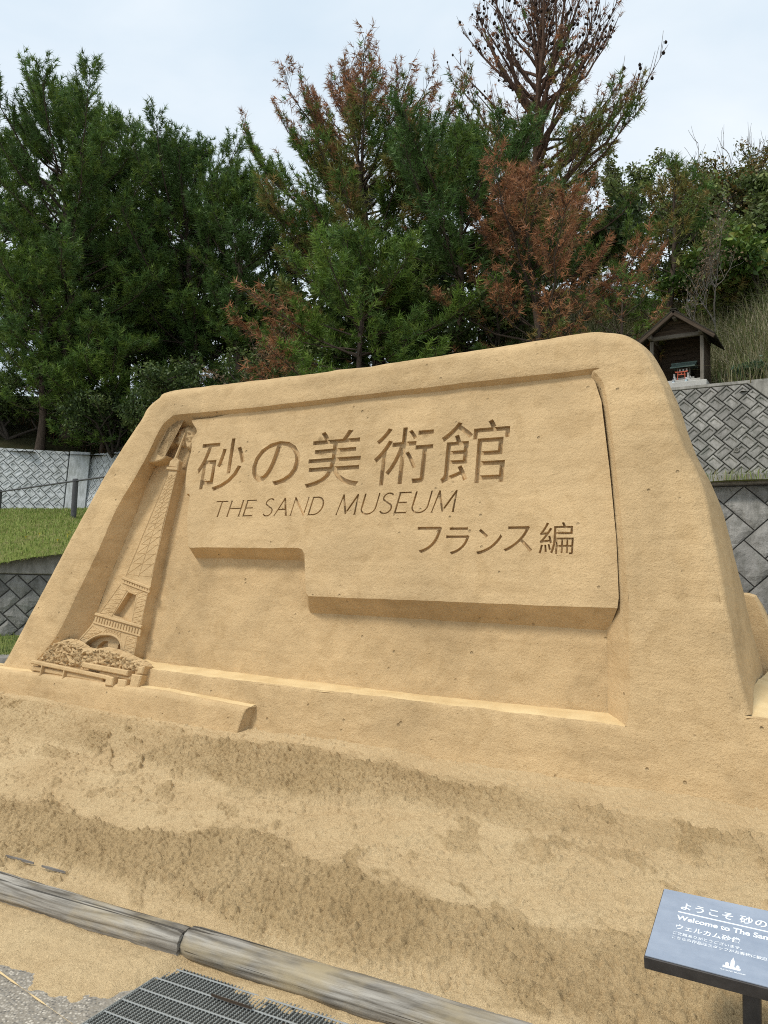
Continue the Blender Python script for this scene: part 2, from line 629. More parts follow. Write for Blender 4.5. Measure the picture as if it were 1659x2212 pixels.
def sand_relief(S, T):
    """height of the sand bed and how damp and crumbly it is"""
    z, dl, drift = sand_height(S, T)
    A = soft_in(S, T, A_POLY, 0.10)
    A = A * (0.50 + 0.50 * sstep(0.2, -1.0, S))
    A0 = soft_in(S, T, A0_POLY, 0.08)
    B = soft_in(S, T, B_POLY, 0.08)
    rough = np.clip(np.maximum(np.maximum(A, 0.5 * A0), B), 0, 1)
    # islands of crust inside the crumbly zones and crumbs on the crust
    isl = fbm(S * 7 + T * 3, T * 9, 12.0, 4)
    rough = np.clip(rough * sstep(0.30, 0.38, isl + 0.16) + 0.7 * sstep(0.63, 0.68, fbm(S * 6 - T * 4, T * 6, 21.0, 4)) * sstep(0.1, 0.3, T), 0, 1)
    rough = rough * (dl < -0.06)
    z = z + 0.04 * (fbm(S * 1.3, T * 1.3, 1.0, 3) - 0.5)
    z = z + 0.012 * B * (1 - 0.6 * sstep(-0.5, -0.1, dl)) + 0.008 * A
    fl = fbm(S * 2.6 + T * 1.2, T * 4.2, 4.0, 5)
    k = fl * 12
    ter = (np.floor(k) + sstep(0.90, 1.0, k - np.floor(k))) / 12.0
    z = z + (1 - rough) * 0.085 * (ter - 0.5) * sstep(0.12, 0.35, T) * sstep(-0.08, -0.2, dl)
    n1 = np.abs(fbm(S * 44, T * 44, 2.0, 3, 0.7) - 0.5) * 2
    n2 = np.abs(vnoise(S * 60, T * 60, 7.0) - 0.5) * 2
    n3 = vnoise(S * 105, T * 105, 3.0)
    lump = sstep(0.52, 0.72, fbm(S * 18, T * 18, 9.0, 2))
    clod = 0.015 * (1 - n1) ** 1.3 + 0.013 * (1 - n2) + 0.012 * n3 + 0.022 * lump * vnoise(S * 48, T * 48, 5.0) + 0.02 * sstep(0.68, 0.76, vnoise(S * 19, T * 19, 31.0)) * vnoise(S * 40, T * 40, 33.0)
    z = z + rough * (clod - 0.016 + 0.03 * (fbm(S * 5, T * 5, 3.3, 3) - 0.45))
    z = z + (1 - rough) * (0.005 * (vnoise(S * 75, T * 75, 1.0) - 0.5) + 0.016 * (fbm(S * 11 + T * 5, T * 17, 6.0, 4) - 0.5))
    sc = sstep(0.76, 0.85, vnoise(S * 40, T * 40, 11.0)) * sstep(0.42, 0.6, fbm(S * 3, T * 3, 8.0, 3))
    z = z + (1 - rough) * 0.012 * sc * (dl < -0.05)
    # crumbs and a little scarp against the foot of the sculpture
    z = z + 0.04 * np.exp(-np.clip(T, 0, None) / 0.08) * (fbm(S * 2.4, T * 0 + 2, 0.0, 4) - 0.25)
    # strip of drifted sand on the paving
    edge = sstep(-0.02, 0.05, dl)
    gr = sstep(-1.12, -0.98, S)                                   # the grating starts here
    reach = (0.40 - 0.10 * sstep(-1.6, -2.2, S)) * (1 - gr) + gr * (0.115 + 0.10 * sstep(-0.9, 0.2, S))
    thin = 0.030 * (reach - dl) / 0.2
    thin = np.clip(thin, -0.03, 0.035) + 0.012 * (fbm(S * 3.2, T * 3.2, 5.0, 4) - 0.5) * 2 + 0.008 * (fbm(S * 22, T * 22, 2.0, 3) - 0.5) * 2
    z = z * (1 - edge) + thin * edge
    # tyre tread left in the smooth sand beside the log
    tr = sstep(0.30, 0.22, np.abs(dl + 0.17) * 2) * sstep(0.5, 0.62, fbm(S * 2.5, T * 2.5, 15.0, 2)) * (1 - rough)
    z = z - 0.006 * tr * (np.abs(((S * 30 + np.abs(((dl + 0.17) * 14) % 2 - 1) * 1.2) % 1) - 0.5) < 0.22)
    wet = np.where(dl > -0.02, 0.0, rough * np.clip(0.2 + 1.25 * fbm(S * 3.5, T * 3.5, 2.2, 5), 0, 1.1))
    return z, np.clip(wet, 0, 1)


def build_sand():
    fine, m = 0.0068, 5
    cs = fine * m
    s1 = np.arange(-6.3, 2.45, cs)
    t1 = np.arange(-0.25, 2.75, cs)
    SC_, TC_ = np.meshgrid(s1[:-1], t1[:-1])
    SC_, TC_ = SC_.ravel(), TC_.ravel()
    cen = st2w(SC_ + cs / 2, TC_ + cs / 2, np.interp(TC_, [0, 1.85, 2.2], [0.45, 0.1, 0.0]))
    vis = in_view(cen)
    # one lattice of heights on the fine step, used by both kinds of cell
    ns, nt = (len(s1) - 1) * m + 1, (len(t1) - 1) * m + 1
    S, T = np.meshgrid(s1[0] + np.arange(ns) * fine, t1[0] + np.arange(nt) * fine)
    z, wet = sand_relief(S, T)
    idx = np.arange(ns * nt).reshape(nt, ns)
    Q = np.stack([idx[:-1, :-1], idx[1:, :-1], idx[1:, 1:], idx[:-1, 1:]], -1)          # fine cells
    vm = vis.reshape(len(t1) - 1, len(s1) - 1)
    fm = np.kron(vm, np.ones((m, m), bool))
    F1 = Q[fm]
    c = idx[::m, ::m]
    Qc = np.stack([c[:-1, :-1], c[1:, :-1], c[1:, 1:], c[:-1, 1:]], -1)[~vm]
    zz = z.ravel()
    F = np.vstack([F1, Qc])
    F = F[zz[F].max(1) > -0.004]
    used = np.unique(F)
    re = np.full(ns * nt, -1)
    re[used] = np.arange(len(used))
    V = st2w(S, T, z).reshape(-1, 3)[used]
    M = Mat('sand_bed', 0.95, 0.1)
    a = M.attr('wet').outputs['Fac']
    big = M.noise(2.2, 4, 0.6)
    fine_ = M.noise(260, 3, 0.7)
    dry = M.ramp(big, [(0.3, (0.645, 0.465, 0.255)), (0.7, (0.735, 0.555, 0.32))])
    dark = M.ramp(big, [(0.3, (0.455, 0.318, 0.162)), (0.7, (0.55, 0.395, 0.208))])
    c = M.mix(a, dry, dark)
    c = M.mix(0.6, c, M.ramp(fine_, [(0.34, (0.55, 0.53, 0.5)), (0.58, (1, 1, 1))]), 'MULTIPLY')
    c = M.mix(0.35, c, M.ramp(M.noise(34, 3, 0.6), [(0.36, (0.72, 0.70, 0.66)), (0.56, (1, 1, 1))]), 'MULTIPLY')
    M.color(c)
    M.bump([(M.noise(85, 4, 0.7), 0.95, 0.014), (fine_, 0.7, 0.004)])
    o = obj_np('sand_bed', V, re[F], M.m, smooth=False)
    at_ = o.data.attributes.new('wet', 'FLOAT', 'POINT')
    at_.data.foreach_set('value', wet.ravel()[used].astype(np.float32))
    tag(o, kind='structure')
    return o


build_sand()

# ------------------------------------------------------------------ the sand sculpture
SCULPT = empty('sand_sculpture', mat=Matrix(((E1[0], E2[0], NB[0], P0[0]), (E1[1], E2[1], NB[1], P0[1]),
                                             (E1[2], E2[2], NB[2], P0[2]), (0, 0, 0, 1))))
tag(SCULPT, 'large carved sand monument with museum lettering and a tower relief', 'sand sculpture')

C0 = [(-5.387, 0.217), (-5.24, 0.483), (-4.897, 1.17), (-4.546, 1.856), (-4.307, 2.254), (-4.136, 2.482), (-4.079, 2.587), (-3.958, 2.672), (-3.807, 2.717),
      (-2.846, 2.703), (-1.528, 2.688), (-0.636, 2.694), (-0.133, 2.706), (-0.016, 2.691), (0.088, 2.66), (0.174, 2.591), (0.242, 2.491), (0.299, 2.364),
      (0.367, 2.176), (0.436, 1.946), (0.506, 1.784), (0.574, 1.583), (0.637, 1.263), (0.676, 1.039), (0.709, 0.836), (0.741, 0.637), (0.790, 0.459)]
C1 = [(-4.90, 0.30), (-4.712, 0.5), (-4.579, 0.787), (-4.388, 1.235), (-4.231, 1.654), (-4.02, 2.025), (-3.889, 2.314), (-3.832, 2.412), (-3.749, 2.469), (-3.636, 2.489),
      (-2.803, 2.474), (-1.313, 2.47), (-0.121, 2.462), (-0.074, 2.447), (-0.026, 2.398), (0.008, 2.33), (0.046, 2.151), (0.086, 1.916), (0.126, 1.644),
      (0.18, 1.195), (0.197, 1.008), (0.211, 0.761), (0.222, 0.49), (0.216, 0.333)]
REC = -0.18          # depth of the recess
PAN = -0.05          # depth of the lettered panel
NSEG = 420


def chip(P, amp, f=4.0, seed=0.0):
    """uneven hand-cut line"""
    P = np.array(P, float)
    d = np.gradient(P, axis=0)
    nrm = np.stack([-d[:, 1], d[:, 0]], 1)
    nrm /= np.linalg.norm(nrm, axis=1, keepdims=True) + 1e-9
    a = (fbm(P[:, 0] * f + seed, P[:, 1] * f, seed, 4) - 0.5) * 2 * amp
    return P + nrm * a[:, None]


c0 = chip(resample(smooth_line(C0, 6), NSEG), 0.010, 3.5, 1.0)
c1 = chip(resample(smooth_line(C1, 6), NSEG), 0.007, 4.0, 2.0)
bot = chip(dense([(0.216, 0.333), (-0.077, 0.34), (-0.964, 0.339), (-2.175, 0.332), (-3.45, 0.338), (-4.90, 0.30)], 0.03), 0.010, 7.0, 3.0)
bot[0], bot[-1] = c1[-1], c1[0]


def relief(u, v, seed=0.0, a=1.0):
    """small unevenness of hand-smoothed sand"""
    return a * (0.010 * (fbm(u * 1.7, v * 1.7, seed, 3) - 0.5) + 0.005 * (fbm(u * 9, v * 12, seed + 3, 3) - 0.5))


def front_face():
    base = [(1.75, 0.455), (1.75, -0.2), (-6.25, -0.2), (-6.25, 0.205)]
    outer = np.vstack([c0, dense([c0[-1], base[0]], 0.05)[1:], dense(base, 0.05)[1:], dense([base[-1], c0[0]], 0.05)[1:-1]])
    hole = np.vstack([c1, bot[1:-1]])
    Vv, F = fill([outer, hole], 0.028)
    w = relief(Vv[:, 0], Vv[:, 1], 1.0)
    # horizontal seam left by the mould and a few chips
    w = w - 0.010 * np.exp(-((Vv[:, 1] - 1.04) / 0.012) ** 2) * sstep(0.1, 0.3, Vv[:, 0])
    w = w + 0.010 * (fbm(Vv[:, 0] * 20, Vv[:, 1] * 20, 8, 2) - 0.5) * sstep(0.5, 0.2, Vv[:, 1])
    d0 = np.min(np.hypot(Vv[:, 0, None] - c0[:, 0], Vv[:, 1, None] - c0[:, 1]), 1)
    w = w - 0.02 * np.exp(-(d0 / 0.02) ** 2)
    d1 = np.min(np.hypot(Vv[:, 0, None] - hole[:, 0], Vv[:, 1, None] - hole[:, 1]), 1)
    w = w - 0.006 * np.exp(-(d1 / 0.012) ** 2)
    verts = np.column_stack([Vv, w])
    o = obj_np('face', verts, F, M_SAND_WALL, SCULPT, smooth=True)
    o['label'] = 'smooth frame and base of the sand monument'
    return o


front_face()


def thick(v):
    return np.interp(v, [-0.2, 0.2, 0.46, 1.26, 2.0, 2.45, 2.72], [2.3, 2.1, 1.9, 1.06, 0.45, 0.30, 0.24])


def body_sides():
    """outer sides and back of the monument"""
    d = np.gradient(c0, axis=0)
    nrm = np.stack([-d[:, 1], d[:, 0]], 1)
    nrm /= np.linalg.norm(nrm, axis=1, keepdims=True)
    # the contour runs left to right over the top, so the left-hand normal points outwards
    rings = []
    w0 = -0.02 + relief(c0[:, 0], c0[:, 1], 1.0)
    rd = np.interp(c0[:, 0], [-5.4, -0.2, 0.3, 0.9], [0.022, 0.022, 0.03, 0.03])
    prof = [(0.0, 0.0), (0.38, 0.12), (0.72, 0.42), (0.95, 0.8), (1.0, 1.2)]
    for a, b in prof:
        P = c0 + nrm * (rd * a)[:, None]
        rings.append(np.column_stack([P, w0 - rd * b]))
    base = rings[-1][:, :2]
    th = thick(c0[:, 1])
    for f in np.linspace(0.08, 1.0, 14):
        nz = 0.014 * (fbm(base[:, 0] * 4, base[:, 1] * 4, f * 6, 3) - 0.5)
        P = base + nrm * (nz + 0.03 * f * (1 - f) * 4)[:, None] * 1.0
        P = P - nrm * (0.10 * sstep(0.7, 1.0, f)) * np.clip(nrm[:, 1:2], 0, 1)
        rings.append(np.column_stack([P, w0 - rd * 1.2 - th * f]))
    R = np.array(rings)
    k, n = R.shape[:2]
    idx = np.arange(k * n).reshape(k, n)
    F = np.stack([idx[:-1, :-1], idx[:-1, 1:], idx[1:, 1:], idx[1:, :-1]], -1).reshape(-1, 4)
    o = obj_np('sides', R.reshape(-1, 3), F, M_SAND_WALL, SCULPT, smooth=True)
    lp = np.vstack([R[-1][:, :2], [(c0[-1, 0], -0.2), (c0[0, 0], -0.2)]])
    Vv, F2 = fill([lp], 0.3)
    w = -0.05 - thick(Vv[:, 1])
    obj_np('back', np.column_stack([Vv, w]), F2[:, ::-1], M_SAND_WALL, SCULPT)


body_sides()


def base_block():
    """top, end and rear step of the plinth that runs past the right and left ends"""
    Zl = lambda u, v, h: (u, v, h)
    # plinth top right of the monument, slopes back
    U, Wd = np.meshgrid(np.arange(0.80, 1.76, 0.04), np.arange(0.0, 2.3, 0.05))
    vv = 0.455 + 0.16 * Wd + 0.05 * (fbm(U * 3, Wd * 3, 2, 3) - 0.5) + 0.10 * sstep(1.1, 0.8, U) * sstep(0, 0.5, Wd)
    vv = np.where(Wd < 0.02, 0.449, vv)
    ny, nx = U.shape
    idx = np.arange(ny * nx).reshape(ny, nx)
    F = np.stack([idx[:-1, :-1], idx[:-1, 1:], idx[1:, 1:], idx[1:, :-1]], -1).reshape(-1, 4)
    obj_np('base_top', np.stack([U, vv, -Wd], -1).reshape(-1, 3), F, M_LOOSE, SCULPT, smooth=True)
    m = MB()
    # end faces of the plinth
    m.add([(1.75, -0.2, 0), (1.75, 0.455, 0), (1.75, 0.80, -2.3), (1.75, -0.2, -2.3)], [(0, 3, 2, 1)])
    m.build('base_end', M_SAND_WALL, SCULPT)
    m = MB()
    m.add([(-6.25, -0.2, 0), (-6.25, 0.205, 0), (-6.25, 0.205, -2.3), (-6.25, -0.2, -2.3)], [(0, 1, 2, 3)])
    m.add([(-6.25, 0.205, 0), (-5.30, 0.205, 0), (-5.30, 0.205, -2.3), (-6.25, 0.205, -2.3)], [(0, 1, 2, 3)])
    m.build('base_end', M_SAND_WALL, SCULPT)
    # lower tier behind the right end
    c = [(0.40, 0.3), (1.15, 0.3), (0.95, 0.74), (0.78, 1.137), (0.737, 1.245), (0.705, 1.315), (0.654, 1.33), (0.40, 1.33)]
    P = dense(c, 0.05, True)
    P = np.array(P)
    k = MB()
    k.prism([tuple(q) for q in P], -2.1, -1.6, 0.02)
    k.build('rear_tier', M_SAND_WALL, SCULPT, smooth=False)


base_block()

C2 = [(-4.74, 0.36), (-4.56, 0.46), (-4.486, 0.647), (-4.346, 1.14), (-4.205, 1.566), (-4.075, 2.0), (-3.94, 2.23), (-3.86, 2.33), (-3.77, 2.385), (-3.65, 2.405),
      (-2.80, 2.39), (-1.31, 2.385), (-0.22, 2.375), (-0.17, 2.36), (-0.125, 2.32), (-0.09, 2.26), (-0.06, 2.10), (-0.035, 1.9), (-0.01, 1.6), (0.015, 1.2),
      (0.03, 1.0), (0.045, 0.76), (0.058, 0.50), (0.066, 0.385)]


def recess():
    a = smooth_line(C1, 6)
    b = smooth_line(C2, 6)
    d = np.gradient(c1, axis=0)
    # same parameter on both lines: both were drawn point against point
    ta = np.r_[0, np.cumsum(np.linalg.norm(np.diff(a, axis=0), axis=1))]
    tb = np.interp(np.linspace(0, ta[-1], NSEG), ta, np.arange(len(a)))
    c2 = np.stack([np.interp(tb, np.arange(len(b)), b[:, k]) for k in (0, 1)], 1)
    w1 = -0.006 + relief(c1[:, 0], c1[:, 1], 1.0)
    rings = []
    for f in np.linspace(0, 1, 9):
        P = c1 * (1 - f) + c2 * f
        nz = 0.004 * (fbm(P[:, 0] * 8, P[:, 1] * 8, f * 5, 3) - 0.5) * (0 < f)
        rings.append(np.column_stack([P + nz[:, None], w1 * (1 - f) + REC * f]))
    R = np.array(rings)
    k, n = R.shape[:2]
    idx = np.arange(k * n).reshape(k, n)
    F = np.stack([idx[:-1, :-1], idx[1:, :-1], idx[1:, 1:], idx[:-1, 1:]], -1).reshape(-1, 4)
    F = F[:, ::-1]
    obj_np('bevel', R.reshape(-1, 3), F, M_SAND_WALL, SCULPT, smooth=True)
    bot2 = chip(dense([tuple(c2[-1]), (-1.058, 0.367), (-2.566, 0.371), (-3.60, 0.382), (-3.70, 0.40), (-4.40, 0.40), tuple(c2[0])], 0.03), 0.008, 6.0, 5.0)
    bot2[0], bot2[-1] = c2[-1], c2[0]
    lp = np.vstack([c2, bot2[1:-1]])
    Vv, F = fill([lp], 0.03)
    obj_np('recess_wall', np.column_stack([Vv, REC + 1.3 * relief(Vv[:, 0], Vv[:, 1], 6.0)
                                           + 0.006 * (fbm(Vv[:, 0] * 16, Vv[:, 1] * 16, 3, 2) - 0.5)]), F, M_SAND_WALL, SCULPT, smooth=True)
    # ledge with loose sand at the foot of the recess
    n = 300
    p, q = resample(bot, n), resample(bot2, n)
    rows = []
    for f in np.linspace(0, 1, 10):
        uv_ = p * (1 - f) + q * f
        up = 0.018 * np.sin(f * pi * 0.5) * (0.6 + 0.8 * fbm(uv_[:, 0] * 2, f * 3 + 0 * uv_[:, 0], 1, 3)) + 0.006 * (fbm(uv_[:, 0] * 14, f * 8 + 0 * uv_[:, 0], 2, 3) - 0.5)
        rows.append(np.column_stack([uv_[:, 0], uv_[:, 1] + up - 0.010 * (f < 0.01), np.full(n, (REC - 0.03) * f - 0.004)]))
    R = np.array(rows)
    idx = np.arange(R.shape[0] * n).reshape(R.shape[0], n)
    F = np.stack([idx[:-1, :-1], idx[1:, :-1], idx[1:, 1:], idx[:-1, 1:]], -1).reshape(-1, 4)
    o = obj_np('ledge', R.reshape(-1, 3), F, M_LOOSE, SCULPT, smooth=True)
    o['label'] = 'narrow ledge strewn with pale loose sand'


recess()


# ---- lettering
def glyph_loops(ch, offset=0.0):
    cu = bpy.data.curves.new('glyph', 'FONT')
    cu.body = ch
    cu.fill_mode = 'NONE'
    cu.resolution_u = 4
    cu.offset = offset
    ob = bpy.data.objects.new('glyph', cu)
    COL.objects.link(ob)
    me = bpy.data.meshes.new_from_object(ob)
    co = np.array([v.co[:2] for v in me.vertices])
    nxt = {}
    for e in me.edges:
        a, b = e.vertices
        nxt.setdefault(a, []).append(b)
        nxt.setdefault(b, []).append(a)
    seen, loops = set(), []
    for s0 in range(len(co)):
        if s0 in seen or s0 not in nxt: continue
        lp, cur, prev = [], s0, -1
        while cur not in seen:
            seen.add(cur)
            lp.append(cur)
            c = [k for k in nxt[cur] if k != prev and k not in seen]
            if not c: break
            prev, cur = cur, c[0]
        if len(lp) > 2:
            P = co[lp]
            k = [i for i in range(len(P)) if np.linalg.norm(P[i] - P[i - 1]) > 1e-5]
            loops.append(P[k])
    bpy.data.objects.remove(ob)
    bpy.data.curves.remove(cu)
    bpy.data.meshes.remove(me)
    return loops


def fit(loops, u0, u1, v0, v1):
    al = np.vstack(loops)
    lo, hi = al.min(0), al.max(0)
    sc = np.array([u1 - u0, v1 - v0]) / (hi - lo)
    return [np.array([u0, v0]) + (l - lo) * sc for l in loops]


def arc(cx, cy, rx, ry, a0, a1, n=10):
    return [(cx + rx * cos(radians(a0 + (a1 - a0) * i / n)), cy + ry * sin(radians(a0 + (a1 - a0) * i / n))) for i in range(n + 1)]


def stroke(pts, wd):
    P = np.array(pts, float)
    d = np.gradient(P, axis=0)
    n_ = np.stack([-d[:, 1], d[:, 0]], 1)
    n_ /= np.linalg.norm(n_, axis=1, keepdims=True)
    w_ = np.asarray(wd) if not np.isscalar(wd) else np.full(len(P), wd)
    return np.vstack([P + n_ * w_[:, None] / 2, (P - n_ * w_[:, None] / 2)[::-1]])


q = 0.075
LATIN = {
    'T': (0.66, [[(0, .93), (.29, .93), (.29, 0.03), (.24, 0), (.40, 0), (.365, .03), (.365, .93), (.64, .93), (.66, .90), (.66, 1), (0, 1), (-.02, .88)]]),
    'H': (0.70, [[(-.03, 0), (.10, 0), (q, .03), (q, .47), (.62, .47), (.62, .03), (.59, 0), (.73, 0), (.695, .03), (.695, .97), (.72, 1), (.59, 1), (.62, .97), (.62, .54), (q, .54), (q, .97), (.10, 1), (-.03, 1), (0, .97), (0, .03)]]),
    'E': (0.50, [[(-.03, 0), (.5, 0), (.53, .12), (.49, .07), (q, .07), (q, .47), (.42, .47), (.42, .54), (q, .54), (q, .93), (.47, .93), (.50, .89), (.50, 1), (-.03, 1), (0, .97), (0, .03)]]),
    'N': (0.76, [[(-.03, 0), (.09, 0), (.055, .04), (.055, .84), (.68, -.02), (.74, -.02), (.74, .97), (.77, 1), (.64, 1), (.685, .97), (.685, .16), (.06, 1), (-.04, 1), (0, .94), (0, .04)]]),
    'A': (0.74, [[(-.05, 0), (.09, 0), (.05, .03), (.17, .32), (.52, .32), (.63, .03), (.60, 0), (.78, 0), (.73, .03), (.39, 1), (.33, 1), (0, .03)], [(.20, .39), (.495, .39), (.35, .84)]]),
    'M': (0.90, [[(-.02, 0), (.09, 0), (.06, .04), (.13, .80), (.41, .03), (.46, .03), (.76, .80), (.81, .04), (.78, 0), (.93, 0), (.89, .04), (.80, 1), (.74, 1), (.445, .20), (.15, 1), (.09, 1), (.01, .04)]]),
    'D': (0.72, [[(-.03, 0), (.28, 0)] + arc(.28, .5, .42, .5, -90, 90, 16)[1:] + [(-.03, 1), (0, .97), (0, .03)],
                 [(q, .07), (.28, .07)] + arc(.28, .5, .335, .43, -90, 90, 16)[1:] + [(q, .93)]]),
    'U': (0.68, [[(0, 1), (0, .32)] + arc(.34, .32, .34, .34, 180, 360, 16)[1:] + [(.68, 1), (.62, 1), (.62, .32)] + arc(.34, .32, .28, .27, 360, 180, 16)[1:] + [(q, .32), (q, 1)]]),
    'S': (0.50, [stroke(arc(.25, .75, .21, .22, 35, 200, 9) + arc(.25, .26, .24, .24, 95, -150, 12)[1:], .07).tolist()]),
}

PANEL_LETTERS = []
for ch, b in zip('砂の美術館フランス編',
                 [(-3.372, -2.861, 1.796, 2.240), (-2.773, -2.303, 1.816, 2.181), (-2.229, -1.744, 1.784, 2.223), (-1.635, -1.163, 1.779, 2.204),
                  (-1.102, -0.608, 1.765, 2.204), (-1.220, -1.036, 1.293, 1.475), (-1.001, -0.832, 1.285, 1.468), (-0.777, -0.607, 1.287, 1.456),
                  (-0.591, -0.402, 1.305, 1.471), (-0.361, -0.146, 1.293, 1.492)]):
    small = b[2] < 1.6
    PANEL_LETTERS.append((fit(glyph_loops(ch, -0.004 if not small else -0.002), *b), 0.035 if not small else 0.026))
for word, (u0, u1, v0, v1) in (('THE', (-3.125, -2.672, 1.577, 1.71)), ('SAND', (-2.602, -2.008, 1.574, 1.716)), ('MUSEUM', (-1.914, -0.927, 1.571, 1.724))):
    gap = 0.16
    tot = sum(LATIN[c][0] for c in word) + gap * (len(word) - 1)
    hgt = v1 - v0
    sh = 0.22
    sx = (u1 - u0 - sh * hgt) / tot
    x = 0
    for c in word:
        wd, lps = LATIN[c]
        L = []
        for lp in lps:
            P = np.array(lp, float)
            L.append(np.column_stack([u0 + (x + P[:, 0]) * sx + P[:, 1] * hgt * sh, v0 + P[:, 1] * hgt]))
        PANEL_LETTERS.append((L, 0.022))
        x += wd + gap


def lettered_panel():
    left = [(-3.288, 2.445), (-3.50, 2.445), (-3.53, 2.43), (-3.453, 2.339), (-3.494, 2.27), (-3.481, 2.168), (-3.496, 1.984), (-3.464, 1.8), (-3.411, 1.77), (-3.398, 1.591), (-3.338, 1.36), (-3.303, 1.327)]
    lf = smooth_line(left, 4)
    low = [(-3.303, 1.327), (-2.215, 1.326), (-2.175, 1.315), (-2.145, 1.285), (-2.085, 1.0), (-2.06, 0.974), (0.128, 0.981)]
    rest = [(0.128, 0.981), (0.133, 1.042), (0.106, 1.389), (0.051, 1.806), (-0.019, 2.257), (-0.062, 2.385), (-0.095, 2.445), (-0.15, 2.475), (-1.3, 2.478), (-2.8, 2.482), (-3.288, 2.445)]
    lowd = dense(low, 0.04)
    outline = np.vstack([lf[:-1], chip(lowd, 0.005, 6, 3)[:-1], dense(rest, 0.06)[:-1]])
    loops = [outline] + [l for L, _ in PANEL_LETTERS for l in L]
    Vv, F = fill(loops, 0.035)
    top = lambda u, v: PAN + 0.9 * relief(u, v, 9.0)
    p = obj_np('panel', np.column_stack([Vv, top(Vv[:, 0], Vv[:, 1])]), F, M_SAND_PANEL, SCULPT, smooth=True)
    p['label'] = 'raised panel carved with the museum lettering'
    # sloping edge of the panel, left side and underside, down to the recess
    n1, n2 = len(lf) - 1, len(lowd)
    edge = outline[:n1 + n2]
    foot_low = resample(np.array([(-3.40, 1.262), (-3.348, 1.251), (-2.26, 1.250), (-2.23, 1.24), (-2.205, 1.20), (-2.135, 0.90), (-2.11, 0.862), (0.02, 0.857)]), n2)
    tl = np.r_[0, np.cumsum(np.linalg.norm(np.diff(np.array(low), axis=0), axis=1))]
    fl_key = np.array([(-3.36, 1.258), (-2.29, 1.253), (-2.25, 1.245), (-2.22, 1.215), (-2.15, 0.90), (-2.125, 0.863), (0.045, 0.857)])
    dd = np.r_[0, np.cumsum(np.linalg.norm(np.diff(lowd, axis=0), axis=1))]
    foot_low = np.stack([np.interp(dd, tl, fl_key[:, k]) for k in (0, 1)], 1)
    foot_left = lf[:-1] + np.array([-0.055, -0.02])
    foot_left[-6:] = foot_left[-6:] + (foot_low[0] - foot_left[-1]) * np.linspace(0.1, 1, 6)[:, None]
    foot = np.vstack([foot_left, foot_low])
    rows = []
    for f in np.linspace(0, 1, 7):
        P = edge * (1 - f) + foot * f
        w = top(P[:, 0], P[:, 1]) * (1 - f) + (REC - 0.01) * f
        nz = 0.004 * (fbm(P[:, 0] * 9, P[:, 1] * 9, f * 4, 3) - 0.5) * (f > 0)
        rows.append(np.column_stack([P + nz[:, None], w]))
    R = np.array(rows)
    k, n = R.shape[:2]
    idx = np.arange(k * n).reshape(k, n)
    F = np.stack([idx[:-1, :-1], idx[1:, :-1], idx[1:, 1:], idx[:-1, 1:]], -1).reshape(-1, 4)
    e = obj_np('panel_edge', R.reshape(-1, 3), F, M_SAND_WALL, SCULPT, smooth=True)
    # each carved character: its walls and floor
    for L, dep in PANEL_LETTERS:
        Vv, F = fill(L)
        nv = len(Vv)
        verts = [np.column_stack([Vv, top(Vv[:, 0], Vv[:, 1]) - dep])]
        quads, k = [], nv
        for lp in L:
            lp = np.asarray(lp, float)
            a = np.column_stack([lp, top(lp[:, 0], lp[:, 1])])
            cen = np.zeros(2)
            b = np.column_stack([lp, top(lp[:, 0], lp[:, 1]) - dep])
            m = len(lp)
            verts += [a, b]
            i = np.arange(m)
            j = (i + 1) % m
            quads.append(np.stack([k + i, k + j, k + m + j, k + m + i], 1))
            k += 2 * m
        obj_np('carved_character', np.vstack(verts), [F, np.vstack(quads)], M_SAND_PANEL, p)


lettered_panel()


# ---- relief of the iron tower, ribbon, shrubs and steps
TOW_L = [(-4.531, 0.479), (-4.375, 0.642), (-4.315, 0.729), (-4.186, 0.902), (-4.065, 1.06), (-4.001, 1.201), (-3.915, 1.413), (-3.845, 1.612), (-3.791, 1.797), (-3.75, 1.954), (-3.746, 2.041)]
TOW_R = [(-3.643, 2.035), (-3.646, 2.007), (-3.674, 1.793), (-3.707, 1.525), (-3.72, 1.26), (-3.726, 0.990), (-3.752, 0.917), (-3.755, 0.663), (-3.774, 0.622), (-3.78, 0.40)]
TF = -0.085


